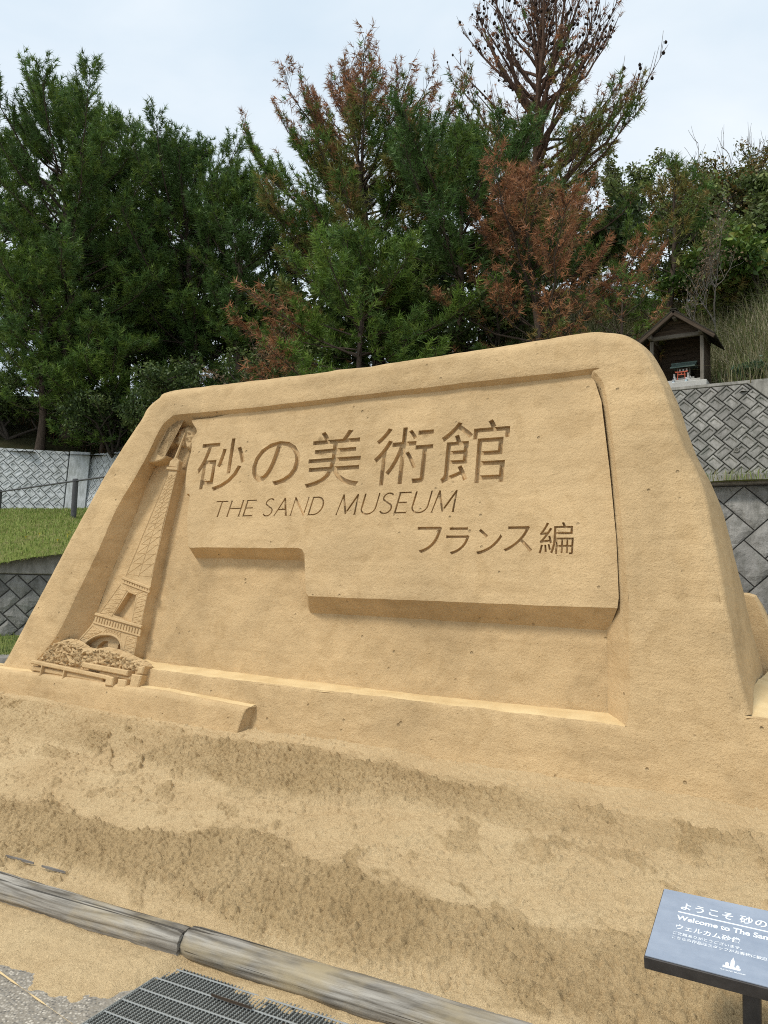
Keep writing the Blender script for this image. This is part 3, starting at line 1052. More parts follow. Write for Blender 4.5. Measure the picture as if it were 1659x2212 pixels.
def tower():
    t = empty('tower_relief')
    t.parent = SCULPT
    t['label'] = 'iron lattice tower carved in relief at the left end'
    out = np.array(TOW_L + TOW_R + [(-4.60, 0.40)])
    out = dense(out, 0.05, True)
    win = dense([(-3.984, 0.944), (-3.879, 0.923), (-3.884, 0.689), (-4.113, 0.746)], 0.05, True)
    ar = np.array([(-4.46, 0.40), (-4.417, 0.459), (-4.367, 0.504), (-4.274, 0.548), (-4.135, 0.567), (-4.03, 0.553), (-3.963, 0.51), (-3.934, 0.452), (-3.925, 0.402)])
    ar = np.vstack([smooth_line(ar, 4)])
    Vv, F = fill([out, win, ar], 0.05)
    nv = len(Vv)
    front = np.column_stack([Vv, np.full(nv, TF) + 0.3 * relief(Vv[:, 0], Vv[:, 1], 2)])
    verts, faces, k = [front], [F], nv
    for lp, dep, grow in ((out, REC - 0.01, 1.0), (win, TF - 0.06, 0), (ar, TF - 0.07, 0)):
        P = np.asarray(lp)
        m = len(P)
        a = np.column_stack([P, np.full(m, TF) + 0.3 * relief(P[:, 0], P[:, 1], 2)])
        off = np.zeros_like(P)
        if grow:
            off[:, 0] = np.where(P[:, 0] > np.interp(P[:, 1], [0.4, 2.05], [-4.1, -3.70]), 0.012, -0.02)
        b = np.column_stack([P + off, np.full(m, dep)])
        verts += [a, b]
        i = np.arange(m); j = (i + 1) % m
        faces.append(np.stack([k + i, k + m + i, k + m + j, k + j], 1))
        k += 2 * m
    obj_np('tower_body', np.vstack(verts), faces, M_SAND_TOWER, t)
    Vv, F = fill([win + 0.0])
    obj_np('opening', np.column_stack([Vv, np.full(len(Vv), TF - 0.058)]), F, M_SAND_TOWER, t)
    h1 = np.array([(-4.32, 0.42), (-4.297, 0.481), (-4.245, 0.519), (-4.184, 0.523), (-4.165, 0.469), (-4.165, 0.42)])
    h2 = np.array([(-4.06, 0.42), (-4.052, 0.464), (-4.049, 0.500), (-4.020, 0.518), (-3.985, 0.493), (-3.967, 0.45), (-3.965, 0.42)])
    Vv, F = fill([ar, h1, h2])
    mb = MB()
    mb.add(np.column_stack([Vv, np.full(len(Vv), TF - 0.052)]), [tuple(f) for f in F])
    for h in (h1, h2):
        m = len(h)
        mb.add([(x, y, TF - 0.052) for x, y in h] + [(x, y, TF - 0.092) for x, y in h], [(i, m + i, m + (i + 1) % m, (i + 1) % m) for i in range(m)] + [tuple(range(m, 2 * m))])
    mb.build('arch', M_SAND_TOWER, t)
    rim = MB()
    A = smooth_line(np.array([(-4.40, 0.475), (-4.367, 0.504), (-4.274, 0.548), (-4.135, 0.567), (-4.03, 0.553), (-3.963, 0.51), (-3.934, 0.452), (-3.925, 0.402)]), 4)
    rim.tube([(x, y + 0.012, TF) for x, y in A], 0.010, 6)
    rim.build('arch_rim', M_SAND_TOWER, t)

    def left(v): return np.interp(v, [p[1] for p in TOW_L], [p[0] for p in TOW_L])
    R_ = TOW_R[::-1]
    def right(v): return np.interp(v, [p[1] for p in R_], [p[0] for p in R_])
    # platforms: cornices that run across the tower, sloping with it
    for (a, b, c, d), nst, nm in ((((-4.078, 1.066), (-3.715, 0.986), (-4.070, 1.028), (-3.717, 0.950)), 10, 'upper_platform'),
                                  (((-4.335, 0.742), (-3.735, 0.662), (-4.345, 0.668), (-3.738, 0.588)), 16, 'lower_platform')):
        m = MB()
        a, b, c, d = map(np.array, (a, b, c, d))
        for p_, q_, r_ in ((a, b, 0.014), (c, d, 0.008)):
            m.tube([(*p_, TF + 0.004), (*((p_ + q_) / 2), TF + 0.006), (*q_, TF + 0.004)], r_, 6)
        for i in range(nst + 1):
            f = (i + 0.5) / (nst + 1)
            p_, q_ = a * (1 - f) + b * f, c * (1 - f) + d * f
            e = (b - a) / np.linalg.norm(b - a)
            wv = 0.36 * np.linalg.norm(b - a) / (nst + 1)
            pl = [tuple(q_ - e * wv), tuple(q_ + e * wv), tuple(p_ + e * wv - (p_ - q_) * 0.3), tuple(p_ - e * wv - (p_ - q_) * 0.3)]
            m.prism(pl, TF - 0.004, TF + 0.008, 0.003)
        m.build(nm, M_SAND_TOWER, t)
    # lattice: crossed bars standing proud of the surface
    m = MB()
    def bar(p, q, r=0.0036):
        m.tube([(p[0], p[1], TF - 0.0002), (q[0], q[1], TF - 0.0002)], r, 4, False)
    vs = [1.10]
    while vs[-1] < 1.96: vs.append(vs[-1] + max(0.030, 0.31 * (right(vs[-1]) - left(vs[-1]))))
    for v0, v1 in zip(vs[:-1], vs[1:]):
        w0, w1 = right(v0) - left(v0), right(v1) - left(v1)
        for k in range(2):
            f0, f1 = k / 2 * 0.92 + 0.04, (k + 1) / 2 * 0.92 + 0.04
            a, b = (left(v0) + f0 * w0, v0), (left(v0) + f1 * w0, v0)
            c, d = (left(v1) + f0 * w1, v1), (left(v1) + f1 * w1, v1)
            bar(a, d); bar(b, c)
        bar((left(v0) + 0.02 * w0, v0), (left(v0) + 0.98 * w0, v0 - 0.05 * w0))
    for f in (0.03, 0.5, 0.97):
        bar((left(1.08) + f * (right(1.08) - left(1.08)), 1.08), (left(1.98) + f * (right(1.98) - left(1.98)), 1.98), 0.005)
    # legs between the platforms, beside the opening and round the arch
    def leg(p0, p1, q0, q1, n):
        p0, p1, q0, q1 = map(np.array, (p0, p1, q0, q1))
        for k in range(n):
            f, g_ = k / n, (k + 1) / n
            a, b = p0 + (p1 - p0) * f, q0 + (q1 - q0) * f
            c, d = p0 + (p1 - p0) * g_, q0 + (q1 - q0) * g_
            bar(a, d); bar(b, c); bar(c, d)
        bar(p0, p1, 0.005); bar(q0, q1, 0.005)
    leg((-4.29, 0.75), (-4.09, 1.01), (-4.13, 0.735), (-3.995, 0.96), 6)
    leg((-3.87, 0.69), (-3.865, 0.94), (-3.765, 0.67), (-3.745, 0.93), 6)
    leg((-4.49, 0.50), (-4.35, 0.64), (-4.38, 0.53), (-4.22, 0.60), 4)
    leg((-3.91, 0.43), (-3.90, 0.58), (-3.79, 0.42), (-3.785, 0.57), 4)
    leg((-4.20, 0.585), (-3.98, 0.56), (-4.20, 0.63), (-3.98, 0.60), 6)
    leg((-4.07, 1.045), (-3.99, 0.95), (-3.75, 0.97), (-3.88, 0.93), 2)
    m.build('lattice', M_SAND_TOWER, t)
    # lantern and mast
    m = MB()
    m.prism([(-3.765, 2.02), (-3.628, 2.005), (-3.632, 2.03), (-3.766, 2.045)], TF - 0.02, TF + 0.018, 0.004)
    m.prism([(-3.755, 2.045), (-3.640, 2.03), (-3.640, 2.095), (-3.690, 2.135), (-3.752, 2.10)], TF - 0.04, TF + 0.008, 0.008)
    m.build('lantern', M_SAND_TOWER, t)
    m = MB()
    m.tube([(-3.692, 2.12, TF - 0.005), (-3.672, 2.23, TF - 0.012), (-3.649, 2.357, TF - 0.02)], [0.016, 0.011, 0.006], 6)
    m.build('mast', M_SAND_TOWER, t)


tower()


def blob_field(poly, base_w, amp, freq, name, mat, step=0.012, edge=0.05, parent=SCULPT):
    """rough lumps of sand filling an outline, thick in the middle, dying out at the rim"""
    P = dense(smooth_line(poly, 4, True), step * 2, True)
    Vv, F = fill([P], step)
    d = np.min(np.hypot(Vv[:, 0, None] - P[:, 0], Vv[:, 1, None] - P[:, 1]), 1)
    e = sstep(0, edge, d)
    n1 = 1 - np.abs(fbm(Vv[:, 0] * freq, Vv[:, 1] * freq, 2.0, 3, 0.6) - 0.5) * 2
    n2 = vnoise(Vv[:, 0] * freq * 2.7, Vv[:, 1] * freq * 2.7, 3.0)
    w = base_w + e * 0.35 * amp + (0.45 + 0.55 * e) * amp * (n1 ** 2 * 0.9 + 0.5 * n2 - 0.4) - 0.03 * (1 - e)
    Vv = Vv + 0.35 * amp * (0.4 + 0.6 * e)[:, None] * (np.stack([vnoise(Vv[:, 0] * freq * 1.7, Vv[:, 1] * freq * 1.7, 8.0), vnoise(Vv[:, 0] * freq * 1.7, Vv[:, 1] * freq * 1.7, 18.0)], 1) - 0.5)
    return obj_np(name, np.column_stack([Vv, w]), F, mat, parent)


blob_field([(-4.90, 0.255), (-4.83, 0.36), (-4.74, 0.45), (-4.60, 0.505), (-4.46, 0.51), (-4.33, 0.475), (-4.22, 0.45), (-4.029, 0.474), (-3.85, 0.452), (-3.70, 0.42), (-3.55, 0.385), (-3.50, 0.33), (-3.60, 0.29), (-3.9, 0.28), (-4.4, 0.26)],
           -0.03, 0.058, 44, 'carved_shrubbery', M_SAND_TOWER, 0.0085, 0.035)
blob_field([(-3.80, 2.40), (-3.70, 2.43), (-3.553, 2.42), (-3.53, 2.30), (-3.54, 2.17), (-3.663, 2.235), (-3.80, 2.27)], REC + 0.025, 0.045, 20, 'rough_patch', M_SAND_TOWER, 0.012, 0.03)
blob_field([(-3.50, 1.80), (-3.43, 1.78), (-3.42, 1.60), (-3.50, 1.56), (-3.53, 1.7)], REC + 0.01, 0.02, 26, 'rough_patch', M_SAND_TOWER, 0.014, 0.03)
rb = [(-3.62, 2.50), (-3.70, 2.462), (-3.803, 2.434), (-3.811, 2.36), (-3.777, 2.298), (-3.81, 2.256), (-3.882, 2.224), (-3.904, 2.188), (-3.864, 2.150), (-3.795, 2.148), (-3.86, 2.105), (-4.03, 2.10), (-4.02, 2.17), (-3.95, 2.30), (-3.90, 2.42), (-3.80, 2.49)]
m = MB()
m.prism([tuple(p) for p in smooth_line(rb, 4, True)[::-1]][::-1] if area2(rb) > 0 else [tuple(p) for p in smooth_line(rb, 4, True)[::-1]], REC - 0.01, -0.065, 0.008)
o = m.build('ribbon', M_SAND_TOWER, SCULPT)
o['label'] = 'wavy ribbon carved beside the tower top'

# steps and railings in front of the tower
st = MB()
def plank(a, b, h, w0, w1, slope=0.0):
    a, b = np.array(a, float), np.array(b, float)
    e = (b - a) / np.linalg.norm(b - a)
    nn = np.array((-e[1], e[0]))
    st.prism([tuple(a), tuple(b), tuple(b + nn * h), tuple(a + nn * h)], w0, w1, 0.008)
plank((-4.86, 0.262), (-3.83, 0.212), 0.036, -0.05, 0.085)
plank((-4.87, 0.205), (-3.93, 0.185), 0.045, -0.05, 0.060)
plank((-4.20, 0.285), (-3.64, 0.262), 0.045, -0.05, 0.075)
plank((-4.0, 0.25), (-3.62, 0.232), 0.03, -0.05, 0.05)
st.prism([(-3.85, 0.17), (-3.76, 0.17), (-3.76, 0.245), (-3.85, 0.245)], -0.05, 0.10, 0.008)
st.prism([(-3.73, 0.17), (-3.63, 0.17), (-3.63, 0.235), (-3.73, 0.235)], -0.05, 0.08, 0.008)
st.prism([(-3.60, 0.17), (-3.50, 0.18), (-3.48, 0.285), (-3.60, 0.285)], -0.05, 0.07, 0.010)
st.prism([(-3.56, 0.28), (-3.49, 0.29), (-3.48, 0.355), (-3.55, 0.345)], -0.05, 0.06, 0.010)
st.prism([(-4.70, 0.175), (-4.685, 0.175), (-4.685, 0.26), (-4.70, 0.26)], -0.03, 0.09, 0.003)
st.prism([(-4.40, 0.175), (-4.385, 0.175), (-4.385, 0.25), (-4.40, 0.25)], -0.03, 0.088, 0.003)
o = st.build('steps', M_SAND_TOWER, SCULPT)
o['label'] = 'carved steps and walls below the shrubbery'


def low_ledge():
    """low step along the left foot of the monument; local axes are world horizontal s, t, z"""
    n = 260
    s = np.linspace(-6.3, -2.36, n)
    zt = np.interp(s, [-6.3, -4.0, -3.2, -2.36], [0.642, 0.655, 0.650, 0.622])
    prof = [(-0.12, 0.010), (-0.06, 0.006), (0.01, 0.0), (0.040, -0.004), (0.058, -0.018), (0.066, -0.05), (0.076, -0.12), (0.088, -0.2), (0.10, -0.32)]
    rows = []
    for k, (t, dz) in enumerate(prof):
        tt = t + 0.016 * (fbm(s * 5, 0 * s + k * 0.6, 3.0, 4) - 0.5) * (k > 1) + 0.006 * (fbm(s * 22, 0 * s + k, 1.0, 2) - 0.5)
        zz = zt + dz + 0.012 * (fbm(s * 4, 0 * s + k * 0.5, 7.0, 3) - 0.5)
        rows.append(st2w(s - 0.08 * max(0, k - 3) / 5 * sstep(-2.9, -2.36, s), tt, zz))
    R = np.array(rows)
    idx = np.arange(len(prof) * n).reshape(len(prof), n)
    F = np.stack([idx[:-1, :-1], idx[1:, :-1], idx[1:, 1:], idx[:-1, 1:]], -1).reshape(-1, 4)
    nv = R.shape[0] * n
    # end face at the right, leaning inwards
    endp = R[:, -1]
    inner = st2w(-2.33 - 0.08 * np.clip(np.arange(len(prof)) - 3, 0, None) / 5, np.full(len(prof), -0.13), endp[:, 2])
    V = np.vstack([R.reshape(-1, 3), inner])
    F2 = []
    for k in range(len(prof) - 1):
        F2.append((idx[k, -1], idx[k + 1, -1], nv + k + 1, nv + k))
    M = np.column_stack([E1, E2, NB])
    V = (V - P0) @ M
    obj_np('foot_step', V, [F, np.array(F2)], M_SAND_WALL, SCULPT, smooth=True)
    top = R[:4].copy()
    top[:, :, 2] += np.array([0.004, 0.004, 0.003, -0.006])[:, None]
    top = (top.reshape(-1, 3) - P0) @ M
    idx = np.arange(4 * n).reshape(4, n)
    F = np.stack([idx[:-1, :-1], idx[1:, :-1], idx[1:, 1:], idx[:-1, 1:]], -1).reshape(-1, 4)
    obj_np('foot_step_sand', top, F, M_LOOSE, SCULPT, smooth=True)


low_ledge()

# ------------------------------------------------------------------ retaining walls of interlocking blocks
def mat_concrete(name, c_lo, c_hi, scale=3.0, streak=True, moss=None, bump=0.5, obj_var=0.25):
    M = Mat(name, 0.9, 0.25)
    b = M.ramp(M.noise(scale, 6, 0.65), [(0.3, c_lo), (0.7, c_hi)])
    oi = M.n.new('ShaderNodeObjectInfo')
    v = M.ramp(oi.outputs['Random'], [(0, (1 - obj_var,) * 3), (1, (1 + obj_var * 0.5,) * 3)])
    b = M.mix(1.0, b, v, 'MULTIPLY')
    if streak:
        s = M.noise(2.4, 5, 0.7, M.pos((4, 4, 0.5)))
        b = M.mix(0.75, b, M.ramp(s, [(0.36, (0.52, 0.53, 0.5)), (0.6, (1, 1, 1))]), 'MULTIPLY')
    if moss:
        b = M.mix(M.ramp(M.noise(2.0, 6, 0.75), [(0.55, (0, 0, 0)), (0.75, (1, 1, 1))]), b, moss)
    fn = M.noise(70, 4, 0.7)
    b = M.mix(0.4, b, M.ramp(fn, [(0.35, (0.7, 0.7, 0.7)), (0.6, (1, 1, 1))]), 'MULTIPLY')
    M.color(b)
    M.bump([(M.noise(18, 6, 0.7), bump, 0.03), (fn, 0.3, 0.006)])
    return M.m


M_WHITE = mat_concrete('white_painted_concrete', (0.52, 0.54, 0.54), (0.66, 0.68, 0.68), 2.0, True, (0.34, 0.36, 0.33), 0.2, 0.08)
M_GREY = mat_concrete('grey_concrete', (0.25, 0.235, 0.215), (0.38, 0.36, 0.33), 3.0, True, (0.11, 0.12, 0.10), 0.4, 0.25)
M_CAP = mat_concrete('grey_concrete_cap', (0.23, 0.215, 0.19), (0.35, 0.33, 0.295), 4.0, True, None, 0.3, 0.1)
M_ROCK = mat_concrete('rock_face_concrete', (0.235, 0.225, 0.205), (0.40, 0.38, 0.35), 4.0, True, (0.10, 0.12, 0.10), 0.9, 0.35)
M_ROCKD = mat_concrete('weathered_rock_face', (0.19, 0.182, 0.165), (0.34, 0.325, 0.295), 4.0, True, (0.06, 0.08, 0.06), 0.9, 0.35)
M_JOINT = mat_concrete('joint_mortar', (0.06, 0.056, 0.05), (0.11, 0.104, 0.092), 6, False, None, 0.3, 0)
M_JOINTW = mat_concrete('grey_joint', (0.09, 0.095, 0.09), (0.20, 0.205, 0.20), 6, False, None, 0.3, 0)


def frame_matrix(o, e, up, n):
    return Matrix(((e[0], up[0], n[0], o[0]), (e[1], up[1], n[1], o[1]), (e[2], up[2], n[2], o[2]), (0, 0, 0, 1)))


def wall_axes(d2, batter):
    """right-hand axes of a battered wall whose face looks towards the viewer; d2 runs to the right"""
    e = np.array([d2[0], d2[1], 0.0]); e /= np.linalg.norm(e)
    nh = np.array([e[1], -e[0], 0.0])
    n = nh * cos(batter) + np.array([0, 0, sin(batter)])
    return e, np.cross(n, e), n


def block_mesh(poly, gap, depth, rim, rough=0.0, seed=0):
    """face block: chamfered rim, sunk field that deepens towards its top; or split-rock face"""
    poly = [tuple(p) for p in poly]
    m = MB()
    c = np.mean(poly, 0)
    a = abs(area2(poly))
    P0_ = shrink(poly, gap / 2)
    n = len(poly)
    if rough > 0:
        Vv, F = fill([dense(P0_, 0.09, True)], 0.07, 0.25)
        pd = dense(P0_, 0.03, True)
        d = np.min(np.hypot(Vv[:, 0, None] - pd[:, 0], Vv[:, 1, None] - pd[:, 1]), 1)
        z = depth * (0.35 + 0.65 * sstep(0, 0.05, d)) + rough * (fbm(Vv[:, 0] * 6 + seed * 9, Vv[:, 1] * 6, seed * 3.0, 4) - 0.5) * 2 * sstep(0, 0.04, d)
        m.add(np.column_stack([Vv, z]), [tuple(f) for f in F])
        R = dense(P0_, 0.09, True)
        k = len(R)
        m.add([(x, y, -0.02) for x, y in R] + [(x, y, depth * 0.36) for x, y in R], [(i, (i + 1) % k, k + (i + 1) % k, k + i) for i in range(k)])
        return m
    P1 = shrink(poly, gap / 2 + 0.008)
    rings = [[(x, y, -0.02) for x, y in P0_], [(x, y, depth - 0.008) for x, y in P0_], [(x, y, depth) for x, y in P1]]
    per = sum(np.linalg.norm(np.subtract(poly[i], poly[i - 1])) for i in range(n))
    if a > 0.018 and 2 * a / per > rim + 0.04:
        P2, P3 = shrink(poly, rim), shrink(poly, rim + 0.014)
        ys = [p[1] for p in P3]
        y0, y1 = min(ys), max(ys)
        rings.append([(x, y, depth) for x, y in P2])
        rings.append([(x, y, depth - 0.028 * (0.15 + 0.85 * (y - y0) / (y1 - y0 + 1e-6))) for x, y in P3])
    V = [p for r in rings for p in r]
    F = []
    for i in range(len(rings) - 1):
        for k in range(n):
            F.append((i * n + k, i * n + (k + 1) % n, (i + 1) * n + (k + 1) % n, (i + 1) * n + k))
    F.append(tuple((len(rings) - 1) * n + k for k in range(n)))
    m.add(V, F)
    return m


def herring_wall(parent, outline, W, L, gap, depth, rim, mat, x_org=0.0, y_org=0.0, rough=0.0, name='block', vis=None):
    """alternate rows of blocks set on their corners, cut to the convex outline"""
    outline = [tuple(p) for p in outline]
    xs, ys = [p[0] for p in outline], [p[1] for p in outline]
    c = 0.70710678
    h = W / c
    pitch = L * c
    full = [[None] * 5, [None] * 5]
    r0 = int((min(ys) - y_org) / pitch) - 3
    r1 = int((max(ys) - y_org) / pitch) + 3
    xoff = 0.0
    cnt = 0
    for r in range(r0, r1 + 1):
        odd = r % 2
        ytop = y_org + (r + 1) * pitch
        # T corner of a block is at (x, ytop); rows below are shifted by L*c to whichever side they lean
        xo = x_org + (L * c if odd else 0.0)
        k0 = int((min(xs) - xo) / h) - 3
        k1 = int((max(xs) - xo) / h) + 3
        for k in range(k0, k1 + 1):
            T = np.array((xo + k * h, ytop))
            s = -1.0 if odd else 1.0
            dl, dw = np.array((s * c, -c)), np.array((-s * c, -c))
            poly = [T, T + dw * W, T + dw * W + dl * L, T + dl * L]
            if area2(poly) < 0: poly = poly[::-1]
            q_ = clip_poly(poly, outline)
            if len(q_) < 3 or abs(area2(q_)) < 0.006: continue
            cen = np.mean(poly, 0)
            if vis is not None and not vis(np.mean(q_, 0)): continue
            whole = abs(abs(area2(q_)) - W * L) < 1e-4
            if whole:
                v = (r * 7 + k * 3) % 5 if rough > 0 else 0
                if full[odd][v] is None:
                    full[odd][v] = block_mesh([p - cen for p in poly], gap, depth, rim, rough, v + 5 * odd).mesh(name, mat)
                o = put(bpy.data.objects.new(name, full[odd][v]), parent)
                o.location = (cen[0], cen[1], 0)
            else:
                c2 = np.mean(q_, 0)
                o = put(bpy.data.objects.new(name, block_mesh([p - c2 for p in q_], gap, depth, rim, rough, cnt % 9).mesh(name, mat)), parent)
                o.location = (c2[0], c2[1], 0)
            cnt += 1
    return cnt


def slab(parent, outline, z0, z1, mat, name):
    m = MB()
    m.prism(outline, z0, z1, 0.0)
    return m.build(name, mat, parent)


CORNER = np.array([-9.5, 24.0])
DW = np.array([0.866, -0.5])         # upper wall runs this way to the right, coming nearer
WB = radians(14)
ZB, ZT = 2.7, 5.35                   # foot and top of the upper wall
HW = (ZT - ZB) / cos(WB)

# white wall, left stretch (faces the viewer)
dl_ = np.array([0.973, 0.23])
e, u_, n = wall_axes(dl_, WB)
org = np.array([CORNER[0] - 0.6 * 0.973, CORNER[1] - 0.6 * 0.23, ZB])
W1 = empty('retaining_wall', mat=frame_matrix(org, e, u_, n))
tag(W1, 'white painted block retaining wall at the far left behind the handrail', 'wall', 'retaining walls of interlocking blocks')
XL = -4.2
out = [(XL, 0), (-0.02, 0), (-0.02, HW), (XL, HW)]
slab(W1, [(XL, 0), (0.0, 0), (0.0, HW), (XL, HW)], -0.5, -0.012, M_JOINTW, 'core')
herring_wall(W1, out, 0.206, 0.305, 0.018, 0.03, 0.05, M_WHITE, 0.1, HW - 3 * 0.305 * 0.7071)
# smooth pier at the corner
m = MB()
m.prism([(0.012, 0), (0.62, 0), (0.62, HW + 0.01), (0.012, HW + 0.01)], -0.5, 0.05, 0.01)
m.build('corner_pier', M_WHITE, W1)

# white wall, stretch that comes towards the viewer
e, u_, n = wall_axes(DW, WB)
W2 = empty('retaining_wall', mat=frame_matrix((CORNER[0], CORNER[1], ZB), e, u_, n))
tag(W2, 'white block retaining wall turning the corner towards the sand monument', 'wall', 'retaining walls of interlocking blocks')
slab(W2, [(-0.8, 0), (6.0, 0), (6.0, HW), (-0.8, HW)], -0.5, -0.012, M_JOINTW, 'core')
herring_wall(W2, [(-0.5, 0), (3.4, 0), (3.4, HW), (-0.5, HW)], 0.206, 0.305, 0.018, 0.03, 0.05, M_WHITE, 0.1, HW - 3 * 0.305 * 0.7071)

# grey upper wall on the right, under the shrine
SG = 15.6
e, u_, n = wall_axes(DW, radians(16))
HG = (5.74 - 2.6) / cos(radians(16))
og = np.array([CORNER[0] + SG * DW[0], CORNER[1] + SG * DW[1], 2.6])
W3 = empty('retaining_wall', mat=frame_matrix(og, e, u_, n))
tag(W3, 'grey retaining wall of sunk diamond blocks below the wooden shrine', 'wall', 'retaining walls of interlocking blocks')
out3 = [(0, 0), (5.6, 0), (5.6, 1.5), (3.85, HG), (0, HG)]
slab(W3, out3, -0.6, -0.012, M_JOINT, 'core')
herring_wall(W3, [(0, 0), (5.6, 0), (5.6, 0.93), (3.35, HG - 0.06), (0, HG - 0.06)], 0.212, 0.312, 0.020, 0.03, 0.048, M_GREY, 0.05, HG - 0.06 - 6 * 0.312 * 0.7071)
m = MB()
m.prism([(5.62, 0.94), (5.62, 1.5), (3.87, HG + 0.02), (0, HG + 0.02), (0, HG - 0.055), (3.37, HG - 0.055)], -0.6, 0.035, 0.008)
m.build('coping', M_CAP, W3)
m = MB()
for x, y in ((1.93, 2.42), (3.18, 1.72)):
    m = MB()
    m.tube([(x, y, -0.05), (x, y, 0.046), (x, y, 0.046), (x, y, 0.0)], [0.05, 0.05, 0.040, 0.040], 14, False)
    dp = m.build('drain_pipe', M_CAP, W3)
    m = MB()
    m.tube([(x, y, 0.0), (x, y, 0.030)], 0.041, 14)
    m.build('pipe_shade_disc', Mat('pipe_shade_black', 0.95).color((0.008, 0.008, 0.008)).m, dp)  # black disc set in the pipe, painting the shade of its bore

# lower right wall of split-rock blocks
e, u_, n = wall_axes(np.array([0.872, -0.49]), radians(14))
qr = at(1470, 1300, 10.3)
W4 = empty('retaining_wall', mat=frame_matrix((qr[0], qr[1], -0.1), e, u_, n))
tag(W4, 'low grey split-rock block wall right behind the sand monument', 'wall', 'retaining walls of interlocking blocks')
H4 = (3.12 + 0.1) / cos(radians(14))
slab(W4, [(-2, 0), (4.5, 0), (4.5, H4 - 0.1), (-2, H4 - 0.1)], -0.5, -0.005, M_JOINT, 'core')
herring_wall(W4, [(-1.0, 0), (3.4, 0), (3.4, H4 - 0.17), (-1.0, H4 - 0.17)], 0.37, 0.56, 0.018, 0.045, 0.1, M_ROCK, 0.22, H4 - 0.17 - 5 * 0.56 * 0.7071, rough=0.034)
m = MB()
m.box((1.25, H4 - 0.075, -0.2), (6.5, 0.15, 0.56), bev=0.012)
m.build('coping', M_CAP, W4)

# lower left wall, coping rises to the right
qa = at(-90, 1376, 13.4)
qb = at(430, 1376, 15.0)
d5 = (qb - qa)[:2]
e, u_, n = wall_axes(d5, radians(14))
W5 = empty('retaining_wall', mat=frame_matrix((qa[0], qa[1], 0.2), e, u_, n))
tag(W5, 'dark weathered split-rock wall below the lawn at the left', 'wall', 'retaining walls of interlocking blocks')
L5 = float(np.linalg.norm(d5))
k5 = 1 / cos(radians(14))
top5 = lambda x: (1.36 + 0.215 * x) * k5
slab(W5, [(0, 0), (L5, 0), (L5, top5(L5) - 0.1), (0, top5(0) - 0.1)], -0.5, -0.005, M_JOINT, 'core')
herring_wall(W5, [(0, 0), (2.4, 0), (2.4, 1.27), (0, 1.27)], 0.262, 0.39, 0.022, 0.04, 0.1, M_ROCKD, 0.1, 1.27 - 3 * 0.39 * 0.7071, rough=0.026, vis=lambda c: c[0] < 1.62)
herring_wall(W5, [(1.0, 0), (L5, 0), (L5, top5(L5) - 0.30), (1.72, 1.46), (1.0, 1.30)], 0.262, 0.39, 0.022, 0.04, 0.1, M_ROCKD, 0.1, 1.27 - 3 * 0.39 * 0.7071, rough=0.026,
             vis=lambda c: 1.62 <= c[0] < 3.2)
m = MB()
m.prism([(0, 1.28), (1.51, 1.28), (1.72, 1.455), (L5, top5(L5) - 0.29), (L5, top5(L5)), (0, top5(0))], -0.5, 0.05, 0.012)
m.build('coping', M_CAP, W5)

# ------------------------------------------------------------------ lawn, verge, kerb and hillside
def mat_turf(name, lo, hi, patch):
    M = Mat(name, 0.95, 0.1)
    b = M.ramp(M.noise(5, 6, 0.7), [(0.3, lo), (0.7, hi)])
    b = M.mix(M.ramp(M.noise(2.2, 5, 0.7), [(0.5, (0, 0, 0)), (0.72, (1, 1, 1))]), b, patch)
    b = M.mix(0.6, b, M.ramp(M.noise(60, 3, 0.7), [(0.35, (0.5, 0.52, 0.4)), (0.62, (1, 1, 1))]), 'MULTIPLY')
    M.color(b)
    M.bump([(M.noise(45, 4, 0.7), 0.8, 0.05)])
    return M.m


M_TURF = mat_turf('turf', (0.17, 0.21, 0.05), (0.26, 0.30, 0.085), (0.30, 0.27, 0.12))
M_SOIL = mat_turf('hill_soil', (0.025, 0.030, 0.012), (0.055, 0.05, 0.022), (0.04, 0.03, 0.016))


def patch_grid(P00, P10, P01, P11, prof, nu, nv, amp=0.03, f=1.2):
    """bilinear patch, with rows shaped by prof(v) -> (share across, extra height)"""
    u = np.linspace(0, 1, nu); v = np.linspace(0, 1, nv)
    U, Vq = np.meshgrid(u, v)
    A, B = np.array(P00), np.array(P10)
    C, D = np.array(P01), np.array(P11)
    P = (A * (1 - U[..., None]) + B * U[..., None]) * (1 - Vq[..., None]) + (C * (1 - U[..., None]) + D * U[..., None]) * Vq[..., None]
    P[..., 2] += prof(U, Vq) + amp * (fbm(P[..., 0] * f, P[..., 1] * f, 1.0, 4) - 0.5) * 2
    idx = np.arange(nu * nv).reshape(nv, nu)
    F = np.stack([idx[:-1, :-1], idx[:-1, 1:], idx[1:, 1:], idx[1:, :-1]], -1).reshape(-1, 4)
    return P, F


z5 = lambda x: 0.2 + 1.36 + 0.215 * x
PL, FL = patch_grid((qa[0], qa[1] + 0.1, z5(0) - 0.04), (qb[0], qb[1] + 0.1, z5(L5) - 0.04),
                    tuple(at(-90, 1110, 23.5)[:2]) + (2.97,), tuple(at(430, 1095, 22.0)[:2]) + (3.10,),
                    lambda U, V_: 0.62 * np.sin(np.clip(V_, 0, 1) * pi) ** 0.9 * (1 - 0.45 * U), 90, 60, 0.03)
lawn = obj_np('lawn', PL.reshape(-1, 3), FL, M_TURF, smooth=True)
tag(lawn, kind='structure')


